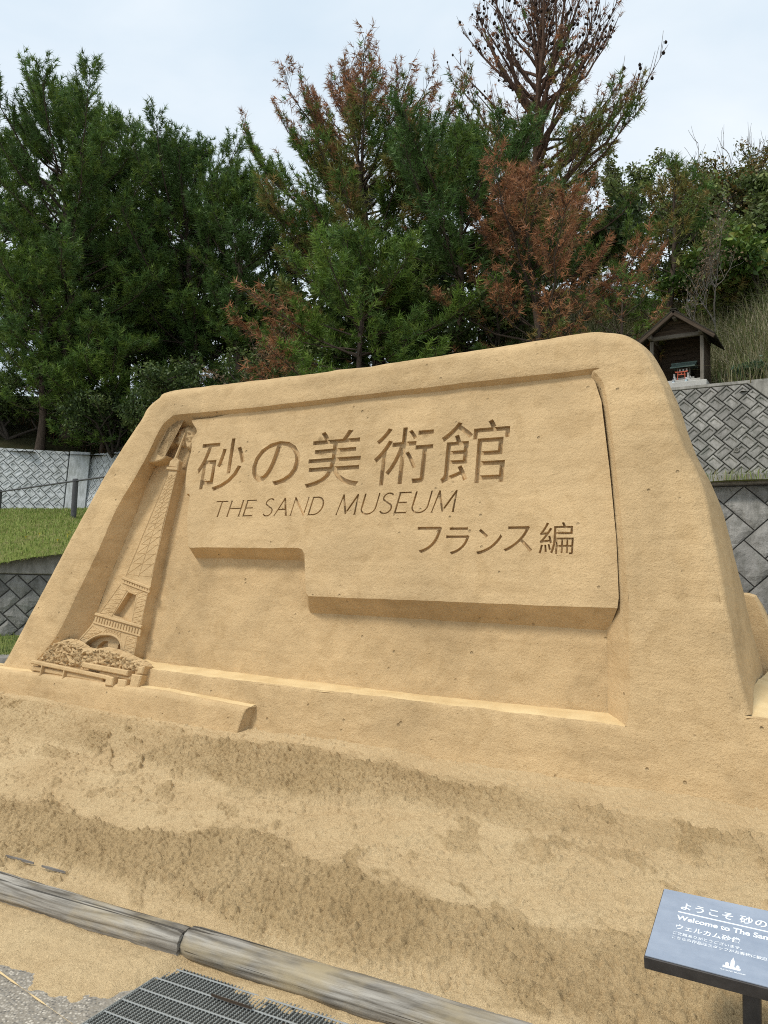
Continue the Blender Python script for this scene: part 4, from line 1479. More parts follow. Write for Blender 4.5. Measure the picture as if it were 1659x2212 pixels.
def blades(pts, hmin, hmax, width, lean, colors, name, mat, k=3, normal=None):
    """grass blades as bent two-piece strips; colour tint stored per blade"""
    n = len(pts)
    h = rng.uniform(hmin, hmax, n)
    az_ = rng.uniform(0, 2 * pi, n)
    ln = rng.uniform(0.1, 1.0, n) * lean
    d = np.stack([np.cos(az_), np.sin(az_), np.zeros(n)], 1)
    side = np.stack([-np.sin(az_ + rng.normal(0, 0.5, n)), np.cos(az_), np.zeros(n)], 1)
    w = rng.uniform(0.7, 1.3, n) * width
    b0 = pts - side * w[:, None] / 2
    b1 = pts + side * w[:, None] / 2
    mid = pts + d * (ln * h * 0.25)[:, None] + np.stack([np.zeros(n), np.zeros(n), h * 0.6], 1)
    m0, m1 = mid - side * w[:, None] * 0.4, mid + side * w[:, None] * 0.4
    tip = pts + d * (ln * h)[:, None] + np.stack([np.zeros(n), np.zeros(n), h * (1 - 0.35 * ln ** 2)], 1)
    V = np.stack([b0, b1, m0, m1, tip], 1).reshape(-1, 3)
    o = np.arange(n)[:, None] * 5
    Q = o + np.array([[0, 1, 3, 2]])
    T = o + np.array([[2, 3, 4]])
    ob = obj_np(name, V, [Q, T], mat)
    c = np.array(colors)[rng.integers(0, len(colors), n)] * rng.uniform(0.75, 1.25, (n, 1))
    set_tint(ob, np.repeat(c, 5, 0))
    return ob


def set_tint(ob, c):
    a = ob.data.color_attributes.new('tint', 'FLOAT_COLOR', 'POINT')
    a.data.foreach_set('color', np.column_stack([c, np.ones(len(c))]).astype(np.float32).ravel())


def mat_tint(name, rough=0.7, spec=0.15, trans=0.25, obj=False):
    M = Mat(name, rough, spec)
    a = M.attr('tint').outputs['Color']
    M.color(a)
    if trans > 0:
        t = M.n.new('ShaderNodeBsdfTranslucent')
        M.l.new(a, t.inputs['Color'])
        mx = M.n.new('ShaderNodeMixShader')
        mx.inputs[0].default_value = trans
        out_ = M.n['Material Output']
        M.l.new(M.b.outputs[0], mx.inputs[1])
        M.l.new(t.outputs[0], mx.inputs[2])
        M.l.new(mx.outputs[0], out_.inputs['Surface'])
    return M.m


M_GRASS = mat_tint('grass_blades', 0.6, 0.2, 0.3)
M_NEEDLE = mat_tint('pine_needles', 0.5, 0.25, 0.28)
M_LEAF = mat_tint('leaves', 0.5, 0.3, 0.25)

gp = PL[:, :60].reshape(-1, 3)
ii = rng.integers(0, gp.shape[0], 26000)
gp = gp[ii] + np.column_stack([rng.uniform(-0.12, 0.12, 26000), rng.uniform(-0.12, 0.12, 26000), np.zeros(26000) - 0.01])
lg = blades(gp, 0.03, 0.09, 0.012, 0.8, [(0.20, 0.27, 0.06), (0.28, 0.34, 0.09), (0.36, 0.34, 0.14), (0.15, 0.21, 0.045)], 'lawn_grass', M_GRASS)
tag(lg, 'short mown grass of the sloping lawn', 'grass', kind='stuff')
# yellow flowers on the lawn
ymat = Mat('yellow_petal', 0.6).color((0.75, 0.58, 0.05)).m
for i, (x, y) in enumerate(((85, 1158), (149, 1155), (58, 1168), (144, 1163), (126, 1175))):
    best = PL.reshape(-1, 3)
    pr = best - EYE
    xx = pr @ ax / (pr @ FWD) * FPX + CXP
    yy = -(pr @ ay) / (pr @ FWD) * FPX + CYP
    k = np.argmin((xx - x) ** 2 + (yy - y) ** 2)
    m = MB()
    c = best[k]
    m.tube([c, c + np.array((0, 0, 0.06))], 0.004, 4)
    for j in range(6):
        a = j * pi / 3
        m.add([c + np.array((0, 0, 0.062)), c + np.array((0.03 * cos(a - .4), 0.03 * sin(a - .4), 0.075)), c + np.array((0.042 * cos(a), 0.042 * sin(a), 0.075)), c + np.array((0.03 * cos(a + .4), 0.03 * sin(a + .4), 0.075))], [(0, 1, 2, 3)])
    o = m.build('flower', ymat)
    tag(o, ['tiny yellow wildflower, leftmost but one of the pair highest on the lawn', 'tiny yellow wildflower nearest the monument edge, the upper one', 'tiny yellow wildflower furthest left on the lawn', 'tiny yellow wildflower just below the uppermost right one', 'tiny yellow wildflower lowest on the lawn'][i], 'flower', 'yellow flowers in the lawn')

# verge and kerb at the foot of the lower left wall
pv = [at(-160, 1400, 10.9), at(300, 1400, 11.8), at(-160, 1376, 13.6), at(430, 1376, 15.2)]
PV, FV = patch_grid((pv[0][0], pv[0][1], 0.28), (pv[1][0], pv[1][1], 0.28), (pv[2][0], pv[2][1], 0.36), (pv[3][0], pv[3][1], 0.36), lambda U, V_: 0 * U, 50, 20, 0.02)
verge = obj_np('verge', PV.reshape(-1, 3), FV, M_TURF, smooth=True)
tag(verge, kind='structure')
ii = rng.integers(0, PV.reshape(-1, 3).shape[0], 5000)
vg = blades(PV.reshape(-1, 3)[ii] + np.column_stack([rng.uniform(-.1, .1, (5000, 2)), np.zeros(5000)]), 0.03, 0.08, 0.01, 0.8, [(0.13, 0.19, 0.05), (0.20, 0.23, 0.08)], 'verge_grass', M_GRASS)
tag(vg, 'strip of grass at the foot of the dark stone wall', 'grass', kind='stuff')
ka, kb = at(-170, 1410, 10.85), at(330, 1410, 11.75)
m = MB()
kn = 7
for i in range(kn):
    a, b = ka + (kb - ka) * (i + 0.015) / kn, ka + (kb - ka) * (i + 0.985) / kn
    mm = MB()
    a[2] = b[2] = 0.12
    dd_ = (b - a) / np.linalg.norm(b - a)
    sd = np.array((dd_[1], -dd_[0], 0))
    prof = [(-0.12, -0.12), (0.13, -0.12), (0.14, 0.06), (0.10, 0.14), (0.02, 0.17), (-0.12, 0.17)]
    Vq = [a + sd * p + np.array((0, 0, z)) for p, z in prof] + [b + sd * p + np.array((0, 0, z)) for p, z in prof]
    k6 = len(prof)
    Fq = [(j, (j + 1) % k6, k6 + (j + 1) % k6, k6 + j) for j in range(k6)] + [tuple(reversed(range(k6))), tuple(range(k6, 2 * k6))]
    mm.add(Vq, Fq)
    if i == 0:
        KERB = empty('kerb', (ka[0], ka[1], 0))
        tag(KERB, 'rounded dark grey kerb in front of the grass strip at far left', 'kerb')
    ob = mm.build('kerb_stone', M_CAP, KERB)
    ob.data.transform(Matrix.Translation((-ka[0], -ka[1], 0)))


def hill_h(x, y):
    P = np.stack([x - CORNER[0], y - CORNER[1]], -1)
    s = P @ DW
    qr_ = P @ np.array([0.5, 0.866])
    ql_ = P @ np.array([-0.23, 0.973])
    q_ = np.maximum(qr_, ql_)
    sl = np.interp(s, [0, 8, 13, 17, 30], [0.60, 0.60, 1.0, 0.85, 0.85])
    topz = np.interp(s, [0, 8, 11, 14, 20], [6.5, 5.5, 7.5, 10.5, 12.5])
    flat = np.interp(s, [11, 13.5, 15.5, 18.2, 19.5], [0.9, 0.8, 2.2, 2.2, 0.8])
    h = np.interp(s, [11, 14], [5.26, 5.52]) + topz * (1 - np.exp(-sl * np.clip(q_ - flat, 0, None) / topz))
    lower = np.interp(s, [19.2, 21.4, 40], [0, 2.0, 6.0])      # the wall top falls away at the right
    return h - lower * np.exp(-np.clip(q_, 0, None) / 2.0), q_


gx, gy = np.meshgrid(np.arange(-34, 36, 0.4), np.arange(4, 62, 0.4))
hh, qq = hill_h(gx, gy)
hh = hh + 0.25 * (fbm(gx * 0.6, gy * 0.6, 1, 4) - 0.5) * sstep(0.8, 2.0, qq)
idx = np.arange(gx.size).reshape(gx.shape)
F = np.stack([idx[:-1, :-1], idx[:-1, 1:], idx[1:, 1:], idx[1:, :-1]], -1).reshape(-1, 4)
sgrid = ((gx - CORNER[0]) * DW[0] + (gy - CORNER[1]) * DW[1]).ravel()
F = F[(qq.ravel()[F] > np.interp(sgrid[F], [12, 15], [0.30, 0.70])).all(1)]
hill = obj_np('hillside', np.stack([gx, gy, hh], -1).reshape(-1, 3), F, M_SOIL, smooth=True)
tag(hill, kind='structure')
# earth strip between the lower and the upper wall at the right
p0 = np.array([qr[0], qr[1], 3.02]); eW4 = np.array([0.872, -0.49, 0]); 
PG, FG = patch_grid(p0 - eW4 * 2 + (0.25, 0.42, 0), p0 + eW4 * 4.5 + (0.25, 0.42, 0), (og[0] - 2 * DW[0], og[1] - 2 * DW[1], 3.1), (og[0] + 5.5 * DW[0], og[1] + 5.5 * DW[1], 3.1), lambda U, V_: 0 * U, 50, 16, 0.04)
tr = obj_np('terrace', PG.reshape(-1, 3), FG, M_TURF, smooth=True)
tag(tr, kind='structure')
ii = rng.integers(0, PG[:5].reshape(-1, 3).shape[0], 2600)
tg = blades(PG[:5].reshape(-1, 3)[ii] + np.column_stack([rng.uniform(-.12, .12, (2600, 2)), np.zeros(2600)]), 0.06, 0.22, 0.012, 0.9, [(0.15, 0.20, 0.05), (0.28, 0.25, 0.11), (0.20, 0.24, 0.07)], 'terrace_grass', M_GRASS)
tag(tg, 'ragged grass along the coping of the low rock wall', 'grass', kind='stuff')

# ------------------------------------------------------------------ trees
def mat_bark(name, lo, hi):
    M = Mat(name, 0.95, 0.1)
    nz = M.noise(9, 5, 0.7, M.pos((3, 3, 0.8)))
    M.color(M.ramp(nz, [(0.3, lo), (0.7, hi)]))
    M.bump([(nz, 0.8, 0.03)])
    return M.m


M_BARK = mat_bark('pine_bark', (0.045, 0.034, 0.026), (0.13, 0.098, 0.075))
M_BARKR = mat_bark('reddish_bark', (0.07, 0.042, 0.03), (0.20, 0.125, 0.09))
M_BARKG = mat_bark('grey_bark', (0.11, 0.10, 0.085), (0.24, 0.22, 0.19))
M_BARKD = mat_bark('dark_bark', (0.03, 0.025, 0.02), (0.09, 0.075, 0.06))
M_CONE = Mat('pine_cone', 0.9, 0.1).color((0.035, 0.024, 0.018)).m


class Tubes:
    """many thin tapered limbs gathered in one mesh"""
    def __init__(self, n=5):
        self.n, self.V, self.F, self.k = n, [], [], 0

    def add(self, P, r):
        P = np.asarray(P, float)
        m, n = len(P), self.n
        d = np.gradient(P, axis=0)
        d /= np.linalg.norm(d, axis=1, keepdims=True) + 1e-9
        ref = np.where(np.abs(d[:, 2:3]) > 0.9, np.array([[1.0, 0, 0]]), np.array([[0, 0, 1.0]]))
        a = np.cross(d, ref); a /= np.linalg.norm(a, axis=1, keepdims=True) + 1e-9
        b = np.cross(d, a)
        t = np.arange(n) * 2 * pi / n
        ring = P[:, None] + np.asarray(r)[:, None, None] * (a[:, None] * np.cos(t)[None, :, None] + b[:, None] * np.sin(t)[None, :, None])
        self.V.append(ring.reshape(-1, 3))
        i = np.arange(m - 1)[:, None] * n
        j = np.arange(n)[None]
        f = np.stack([i + j, i + (j + 1) % n, i + n + (j + 1) % n, i + n + j], -1).reshape(-1, 4)
        self.F.append(f + self.k)
        self.k += m * n

    def build(self, name, mat, parent):
        return obj_np(name, np.vstack(self.V), np.vstack(self.F), mat, parent, smooth=True)


def unit(v):
    return v / (np.linalg.norm(v, axis=-1, keepdims=True) + 1e-9)


def needles(pos, axis, col, K, ln, wd, cone=(0.25, 1.35), along=0.12):
    """a brush of needles at every twig tip"""
    n = len(pos)
    a = unit(axis)
    ref = np.where(np.abs(a[:, 2:3]) > 0.9, np.array([[1.0, 0, 0]]), np.array([[0, 0, 1.0]]))
    b = unit(np.cross(a, ref))
    c = np.cross(a, b)
    th = rng.uniform(0, 2 * pi, (n, K))
    ph = rng.uniform(cone[0], cone[1], (n, K))
    sc = rng.uniform(0.75, 1.2, (n, 1))
    d = a[:, None] * np.cos(ph)[..., None] + (b[:, None] * np.cos(th)[..., None] + c[:, None] * np.sin(th)[..., None]) * np.sin(ph)[..., None]
    f = rng.uniform(-1.0, 0.35, (n, K)) * along
    p = pos[:, None] + a[:, None] * f[..., None]
    l = rng.uniform(0.7, 1.1, (n, K)) * ln * sc
    tip = p + d * l[..., None] + np.array([0, 0, -0.06]) * (l / max(ln, 1e-6) * ln)[..., None] * 2.0
    s = unit(np.cross(d, rng.normal(size=(n, K, 3))))
    V = np.stack([p - s * wd / 2, p + s * wd / 2, tip], 2).reshape(-1, 3)
    F = np.arange(n * K * 3).reshape(-1, 3)
    cc = np.repeat(col, K, 0) * rng.uniform(0.7, 1.25, (n * K, 1))
    return V, F, np.repeat(cc, 3, 0)


GREENS = np.array([(0.105, 0.175, 0.042), (0.080, 0.150, 0.042), (0.130, 0.205, 0.050), (0.085, 0.160, 0.055)])
BRIGHT = np.array([(0.125, 0.225, 0.048), (0.105, 0.195, 0.046), (0.160, 0.255, 0.060)])
OLIVE = np.array([(0.175, 0.190, 0.048), (0.210, 0.185, 0.052), (0.125, 0.175, 0.046), (0.230, 0.165, 0.055)])
BROWN = np.array([(0.300, 0.155, 0.085), (0.360, 0.190, 0.105), (0.235, 0.120, 0.070), (0.270, 0.165, 0.095)])
DARKG = np.array([(0.062, 0.128, 0.044), (0.075, 0.150, 0.052), (0.055, 0.112, 0.040)])
GREENS, BRIGHT, DARKG, OLIVE, BROWN = GREENS * (1.2, 1.12, 0.85), BRIGHT * (1.2, 1.08, 0.85), DARKG * (1.35, 1.2, 0.9), OLIVE * 1.15, BROWN * (1.28, 1.16, 1.0)
DOME = lambda h: float(np.interp(h, [0, 0.25, 0.55, 0.8, 0.93, 1.0], [0.80, 1.0, 0.95, 0.62, 0.30, 0.10]))


def pine(label, x_px, d, top_px, R, seed, pal, low=0.12, K=18, ln=0.23, wd=0.025, dead=None, bare=None, lean=0.0, whorl=0.62, dens=1.0, prof=None, cones=0, base_z=None, name='pine_tree', topx=None, up=0.0, group='pine trees on the slope', limb_k=1.0, bark=None):
    """pine with a tapered trunk, whorls of limbs, side shoots and needle brushes.
    pal: palettes as (share, colours); dead(P, hf): chance that a brush is brown; bare(P, hf): chance that it has dropped its needles"""
    global rng
    rng = np.random.default_rng(seed)
    b = at(x_px, 900, d)
    bz = float(hill_h(np.array(b[0]), np.array(b[1]))[0]) - 0.1 if base_z is None else base_z
    base = np.array([b[0], b[1], bz])
    tp = at(topx if topx is not None else x_px, top_px, d)
    H = tp[2] - bz
    root = empty(name, tuple(base))
    tag(root, label, 'pine tree', group)
    # trunk
    tn = 14
    tz = np.linspace(0, 1, tn)
    off = np.cumsum(rng.normal(0, 0.05, (tn, 2)), 0) * np.array([1, 1]) * 0.5
    off -= off[0]
    trunk = np.column_stack([off[:, 0] + (tp[0] - base[0]) * tz ** 1.3, off[:, 1], tz * H])
    tb = Tubes(7)
    tb.add(trunk, np.interp(tz, [0, 0.1, 1], [0.024 * H, 0.018 * H, 0.012]))
    T = lambda h: np.array([np.interp(h, tz, trunk[:, k]) for k in range(3)])
    pf = prof or DOME
    pos, axs, dirs = [], [], []
    limb = Tubes(3)
    z = low * H
    while z < H * 0.985:
        hf = z / H
        rel = (hf - low) / (1 - low)
        nb_ = rng.integers(4, 7)
        a0 = rng.uniform(0, 2 * pi)
        for k in range(nb_):
            az_ = a0 + 2 * pi * k / nb_ + rng.normal(0, 0.3)
            el = np.interp(rel, [0, 0.4, 0.8, 1], [-0.05, 0.30, 0.65, 1.1]) + rng.normal(0, 0.16) + up
            L = R * pf(rel) * rng.uniform(0.6, 1.22) / max(0.55, cos(el + 0.2))
            L = min(L, max(0.3, (H * 1.015 - z) / max(0.2, sin(el + 0.35)) + 0.1))
            st_ = T(np.clip(hf + rng.normal(0, 0.01), 0, 1))
            dh = np.array([cos(az_), sin(az_), 0])
            m = 7
            f = np.linspace(0, 1, m)
            els = el + 0.55 * f ** 1.6
            segs = np.cos(els)[:, None] * dh + np.sin(els)[:, None] * np.array([0, 0, 1.0])
            segs += rng.normal(0, 0.08, (m, 3))
            P = st_ + np.vstack([np.zeros(3), np.cumsum(segs[:-1] * L / (m - 1), 0)])
            r0 = (0.008 + 0.0095 * L) * limb_k
            limb.add(P, np.linspace(r0, 0.005, m))
            # side shoots
            ns = max(3, int(L * 7.5 * dens))
            for q_ in range(ns):
                t = rng.uniform(0.15, 1.0) ** 0.75
                p = np.array([np.interp(t, f, P[:, c]) for c in range(3)])
                sg = segs[min(int(t * (m - 1)), m - 1)]
                sd = np.cross(sg, [0, 0, 1.0]); sd /= np.linalg.norm(sd) + 1e-6
                dr = unit(sg * 0.8 + sd * rng.choice([-1, 1]) * rng.uniform(0.3, 1.0) + np.array([0, 0, rng.uniform(0.0, 0.6)]))
                l2 = rng.uniform(0.25, 0.6) * (0.45 + 0.42 * L * (1.15 - t)) + 0.12
                e_ = p + dr * l2 + np.array([0, 0, 0.25 * l2])
                limb.add(np.array([p, e_]), np.array([0.006, 0.003]) * limb_k)
                k2 = max(1, int(l2 / 0.17))
                for j in range(k2):
                    g_ = 1 - j / k2 * 0.85
                    pos.append(p + (e_ - p) * g_ + rng.normal(0, 0.02, 3))
                    axs.append(dr + np.array([0, 0, 0.55]) + rng.normal(0, 0.28, 3))
                    dirs.append(rel)
            pos.append(P[-1]); axs.append(segs[-1] + np.array([0, 0, 0.4])); dirs.append(rel)
        z += H * 0.0 + whorl * rng.uniform(0.75, 1.2) * (1.0 - 0.45 * rel)
    for j in range(5):
        pos.append(trunk[-1] - np.array([0, 0, 0.1 * j])); axs.append(np.array([0, 0, 1.0]) + rng.normal(0, 0.15, 3)); dirs.append(1.0)
    pos, axs, rel = np.array(pos), np.array(axs), np.array(dirs)
    n = len(pos)
    zf = H / (pos[:, 2].max() + 0.2)          # keep the leaders at the wanted height
    pos[:, 2] *= zf
    rel = pos[:, 2] / H
    for t_ in (tb, limb):
        t_.V = [v * np.array([1, 1, zf]) for v in t_.V]
    share = np.array([p_[0] for p_ in pal], float); share /= share.sum()
    # patches of one colour follow the limbs
    nz = fbm((pos[:, 0] + 50) * 0.9, (pos[:, 1] + 50) * 0.9, pos[:, 2] * 0.9 + seed, 2)
    rk = np.argsort(np.argsort(nz + rng.normal(0, 0.04, n))) / n
    which = np.searchsorted(np.cumsum(share), rk, side='right').clip(0, len(pal) - 1)
    col = np.zeros((n, 3))
    for i, p_ in enumerate(pal):
        mk = which == i
        col[mk] = p_[1][rng.integers(0, len(p_[1]), mk.sum())]
    col *= rng.uniform(0.75, 1.25, (n, 1))
    W_ = pos + base
    if dead is not None:
        dm = rng.random(n) < dead(W_, rel)
        col[dm] = BROWN[rng.integers(0, len(BROWN), dm.sum())] * rng.uniform(0.7, 1.2, (dm.sum(), 1))
    else:
        dm = np.zeros(n, bool)
    keep = np.ones(n, bool)
    if bare is not None:
        keep = rng.random(n) > bare(W_, rel)
    V, F, c = needles(pos[keep & ~dm], axs[keep & ~dm], col[keep & ~dm], K, ln, wd)
    parts = [(V, F, c)]
    if (keep & dm).any():
        # dead needles hang
        parts.append(needles(pos[keep & dm], axs[keep & dm] * 0.5 + np.array([0, 0, -0.5]), col[keep & dm], max(10, int(K * 0.7)), ln * 0.9, wd * 0.9, (0.2, 1.3)))
    o_, VV, FF, CC = 0, [], [], []
    for V, F, c in parts:
        VV.append(V); FF.append(F + o_); CC.append(c); o_ += len(V)
    cr = obj_np('crown', np.vstack(VV), np.vstack(FF), M_NEEDLE, root)
    set_tint(cr, np.vstack(CC))
    tb.build('trunk', bark or M_BARK, root)
    limb.build('limbs', bark or M_BARK, root)
    if cones:
        cand = np.where(~keep)[0]
        if len(cand) < 10: cand = np.arange(n)
        s_ = rng.choice(cand, min(cones, len(cand)), replace=False)
        oc = np.array([(0, 0, 0.6), (0.42, 0, 0.1), (0, 0.42, 0.1), (-0.42, 0, 0.1), (0, -0.42, 0.1), (0.26, 0.26, -0.35), (-0.26, 0.26, -0.35), (-0.26, -0.26, -0.35), (0.26, -0.26, -0.35)]) * 0.115
        fc = np.array([(0, 1, 2), (0, 2, 3), (0, 3, 4), (0, 4, 1), (1, 5, 2), (2, 6, 3), (3, 7, 4), (4, 8, 1), (5, 6, 2), (6, 7, 3), (7, 8, 4), (8, 5, 1), (5, 7, 6), (5, 8, 7)])
        Vc = (pos[s_][:, None] + oc[None] * rng.uniform(0.6, 1.2, (len(s_), 1, 1)) + rng.normal(0, 0.03, (len(s_), 1, 3))).reshape(-1, 3)
        Fc = (np.arange(len(s_))[:, None, None] * len(oc) + fc[None]).reshape(-1, 3)
        k = obj_np('cones', Vc, Fc, M_CONE, root)
        k['kind'] = 'stuff'
    return root, n


def leaf_tree(label, x_px, d, top_px, R, seed, cols, base_z=None, name='broadleaf_tree', cat='tree', leaf=0.07, n_leaf=9000, bark=None, low=0.3, levels=3, spread=0.6, group=None, up=0.5, bare=0.0, trunk_r=0.03, stems=1):
    """branching tree or shrub with separate leaves"""
    global rng
    rng = np.random.default_rng(seed)
    b = at(x_px, 900, d)
    bz = float(hill_h(np.array(b[0]), np.array(b[1]))[0]) - 0.1 if base_z is None else base_z
    H = at(x_px, top_px, d)[2] - bz
    root = empty(name, (b[0], b[1], bz))
    tag(root, label, cat, group)
    tb = Tubes(5)
    tips = []

    def grow(p, dr, L, r, lev):
        m = 5
        P = [p]
        for k in range(m):
            dr = unit(dr + rng.normal(0, 0.16, 3) + np.array([0, 0, 0.06 * up]))
            P.append(P[-1] + dr * L / m)
        P = np.array(P)
        tb.add(P, np.linspace(r, r * 0.55, m + 1))
        if lev == 0:
            tips.extend([P[2], P[3], P[4], P[5]])
            return
        nb_ = rng.integers(3, 5)
        for k in range(nb_):
            t = rng.uniform(0.45, 1.0) if k else 1.0
            i = min(int(t * m), m)
            a = rng.uniform(0, 2 * pi)
            sd = np.array([cos(a), sin(a), 0.1 + 0.5 * up])
            grow(P[i], unit(dr * (1 - spread) + sd * spread), L * rng.uniform(0.55, 0.82), r * 0.55, lev - 1)

    L0 = H * 0.42
    for s_ in range(stems):
        a = rng.uniform(0, 2 * pi)
        grow(np.array([0.0, 0, 0]), unit(np.array([cos(a) * 0.5, sin(a) * 0.5, 1.0]) if stems > 1 else np.array([0, 0, 1.0])), L0, trunk_r * H * (0.6 if stems > 1 else 1), levels)
    tips_ = np.array(tips)
    # fit to the wanted height and radius
    hi = np.percentile(tips_[:, 2], 99)
    rr = np.percentile(np.hypot(tips_[:, 0], tips_[:, 1]), 92)
    S = np.array([R / rr, R / rr, H / hi])
    tb.V = [v * S for v in tb.V]
    tips_ = tips_ * S
    tb.build('trunk', bark or M_BARKD, root)
    if n_leaf:
        keep = rng.random(len(tips_)) >= bare
        tips_ = tips_[keep]
        k = rng.integers(0, len(tips_), n_leaf)
        c = tips_[k] + rng.normal(0, 1, (n_leaf, 3)) * np.array([0.09, 0.09, 0.07]) * max(1.0, R * 0.9)
        nrm = unit(rng.normal(0, 1, (n_leaf, 3)) + np.array([0, 0, 0.8]))
        t1 = unit(np.cross(nrm, rng.normal(0, 1, (n_leaf, 3))))
        t2 = np.cross(nrm, t1)
        s_ = (leaf * rng.uniform(0.6, 1.3, n_leaf))[:, None]
        V = np.stack([c - t1 * s_, c + t2 * s_ * 0.5 + nrm * s_ * 0.12, c + t1 * s_, c - t2 * s_ * 0.5 + nrm * s_ * 0.12], 1).reshape(-1, 3)
        F = np.arange(n_leaf * 4).reshape(-1, 4)
        cols = np.array(cols)
        nz = fbm((c[:, 0] + 40) * 1.2, (c[:, 1] + 40) * 1.2, c[:, 2] * 1.2, 2)
        ci = ((nz - 0.25) * 2 * len(cols) + rng.normal(0, 0.7, n_leaf)).astype(int).clip(0, len(cols) - 1)
        cc = cols[ci] * rng.uniform(0.7, 1.3, (n_leaf, 1))
        o = obj_np('crown', V, F, M_LEAF, root)
        set_tint(o, np.repeat(cc, 4, 0))
    return root


# left group
pine('tall dense green pine standing highest at the far left', 150, 26.0, 175, 3.5, 11, [(1, GREENS), (0.4, DARKG)], low=0.13, topx=128, dens=1.3)
pine('green pine at left with several spiky leaders against the sky', 420, 27.5, 290, 3.4, 12, [(1, GREENS), (0.5, DARKG)], low=0.08, topx=395, up=0.12, dens=1.25,
     prof=lambda h: float(np.interp(h, [0, 0.3, 0.6, 0.85, 1.0], [0.8, 1.0, 0.9, 0.55, 0.12])))
pine('green pine between the two tallest left pines, its top lower', 265, 29.5, 240, 2.5, 13, [(1, GREENS)], low=0.3, K=14, dens=0.8)
pine('green pine cut off by the left picture edge', -35, 27.0, 300, 2.9, 14, [(1, GREENS), (0.4, DARKG)], low=0.1, K=16, dens=0.8)
pine('low slender green pine just above the white wall corner', 225, 24.8, 690, 2.0, 15, [(1, GREENS), (0.5, BRIGHT)], low=0.14, dens=1.1, whorl=0.5)
pine('low bushy green pine leaning over the white wall at left', 90, 24.8, 515, 2.2, 16, [(1, GREENS), (0.4, BRIGHT)], low=0.2, dens=1.0)
pine('narrow green pine at the right end of the left group', 520, 25.5, 350, 1.7, 17, [(1, GREENS), (0.6, DARKG)], low=0.05, topx=532, up=0.1)

# right group
pine('olive pine with rusty dead leaders left of the tallest tree', 825, 22.5, 130, 3.3, 21, [(0.8, OLIVE), (1.0, GREENS)], low=0.06, K=17, topx=755, up=0.2, dens=1.3,
     dead=lambda P, h: 0.06 + 0.85 * sstep(0.70, 0.84, h), bare=lambda P, h: 0.5 * sstep(0.74, 0.88, h),
     prof=lambda h: float(np.interp(h, [0, 0.3, 0.6, 0.8, 1.0], [0.9, 1.0, 0.95, 0.6, 0.15])))
pine('tallest pine, its bare dead crown studded with black cones', 1135, 23.5, -45, 3.3, 22, [(1, OLIVE), (0.5, GREENS)], low=0.10, K=16, topx=1165, bark=M_BARKR, dens=0.85, up=0.25,
     dead=lambda P, h: 0.10 + 0.8 * sstep(0.52, 0.66, h), bare=lambda P, h: np.clip(0.05 + 0.87 * sstep(0.54, 0.68, h), 0, 0.92), cones=600, limb_k=1.8,
     prof=lambda h: float(np.interp(h, [0, 0.2, 0.5, 0.75, 1.0], [0.75, 0.95, 0.95, 0.75, 0.2])))
pine('dark green pine in the middle of the right group', 985, 20.3, 265, 3.0, 23, [(1, DARKG), (0.5, GREENS)], low=0.06, topx=1000, up=0.1, dens=1.3)
pine('dead rust brown pine behind the top right of the sand monument', 1175, 18.6, 345, 2.5, 24, [(1, BROWN), (0.45, OLIVE)], low=0.05, K=16, ln=0.19, wd=0.020, topx=1115, dens=1.4, up=0.25,
     dead=lambda P, h: 0.55 + 0 * h, bare=lambda P, h: 0.2 + 0 * h, prof=lambda h: float(np.interp(h, [0, 0.25, 0.6, 1.0], [0.95, 1.05, 0.5, 0.08])))
pine('bright green bushy pine right behind the monument top', 770, 19.2, 490, 3.0, 25, [(1, BRIGHT), (0.7, GREENS)], low=0.04, dens=1.3,
     dead=lambda P, h: 0.92 * sstep(-1.0, -1.9, (P[:, 0] - at(770, 900, 19.2)[0])) * sstep(0.95, 0.4, h), prof=lambda h: float(np.interp(h, [0, 0.3, 0.7, 1.0], [1.05, 0.95, 0.6, 0.1])))
pine('young soft green pine right of the dead brown one', 1440, 20.8, 322, 1.75, 26, [(1, GREENS), (0.8, OLIVE)], low=0.08, K=16, dens=0.9, topx=1462, up=0.1,
     prof=lambda h: float(np.interp(h, [0, 0.3, 0.6, 1.0], [1.0, 0.9, 0.45, 0.06])))
pine('rust tipped pine sapling beside the shrine roof', 1340, 17.6, 570, 1.2, 27, [(1, OLIVE), (0.8, GREENS)], low=0.05, K=16, ln=0.18, wd=0.02, dens=0.9, dead=lambda P, h: 0.5 + 0 * h, bare=lambda P, h: 0.1 + 0 * h)

# broadleaf trees, shrubs and saplings
LD = [(0.050, 0.080, 0.024), (0.080, 0.122, 0.034), (0.115, 0.150, 0.042)]
LO = [(0.09, 0.11, 0.03), (0.15, 0.13, 0.035), (0.21, 0.13, 0.04), (0.08, 0.12, 0.03)]
LG = [(0.08, 0.15, 0.03), (0.13, 0.20, 0.04), (0.19, 0.25, 0.05), (0.28, 0.27, 0.06)]
LM = [(0.11, 0.15, 0.045), (0.16, 0.21, 0.06), (0.21, 0.25, 0.075), (0.15, 0.16, 0.06)]
LT = [(0.20, 0.14, 0.08), (0.28, 0.20, 0.12), (0.14, 0.10, 0.06)]
leaf_tree('dark broadleaf tree behind the dead brown pine', 1350, 28.0, 355, 1.6, 41, LM, n_leaf=9000, leaf=0.075, group='broadleaf trees on the skyline')
leaf_tree('olive and russet broadleaf tree on the right skyline', 1530, 30.0, 365, 2.6, 42, LO, n_leaf=14000, leaf=0.075, group='broadleaf trees on the skyline')
leaf_tree('thin crowned tree at the top right picture edge', 1650, 28.0, 310, 2.2, 43, LO, n_leaf=6500, leaf=0.07, bare=0.35, group='broadleaf trees on the skyline')
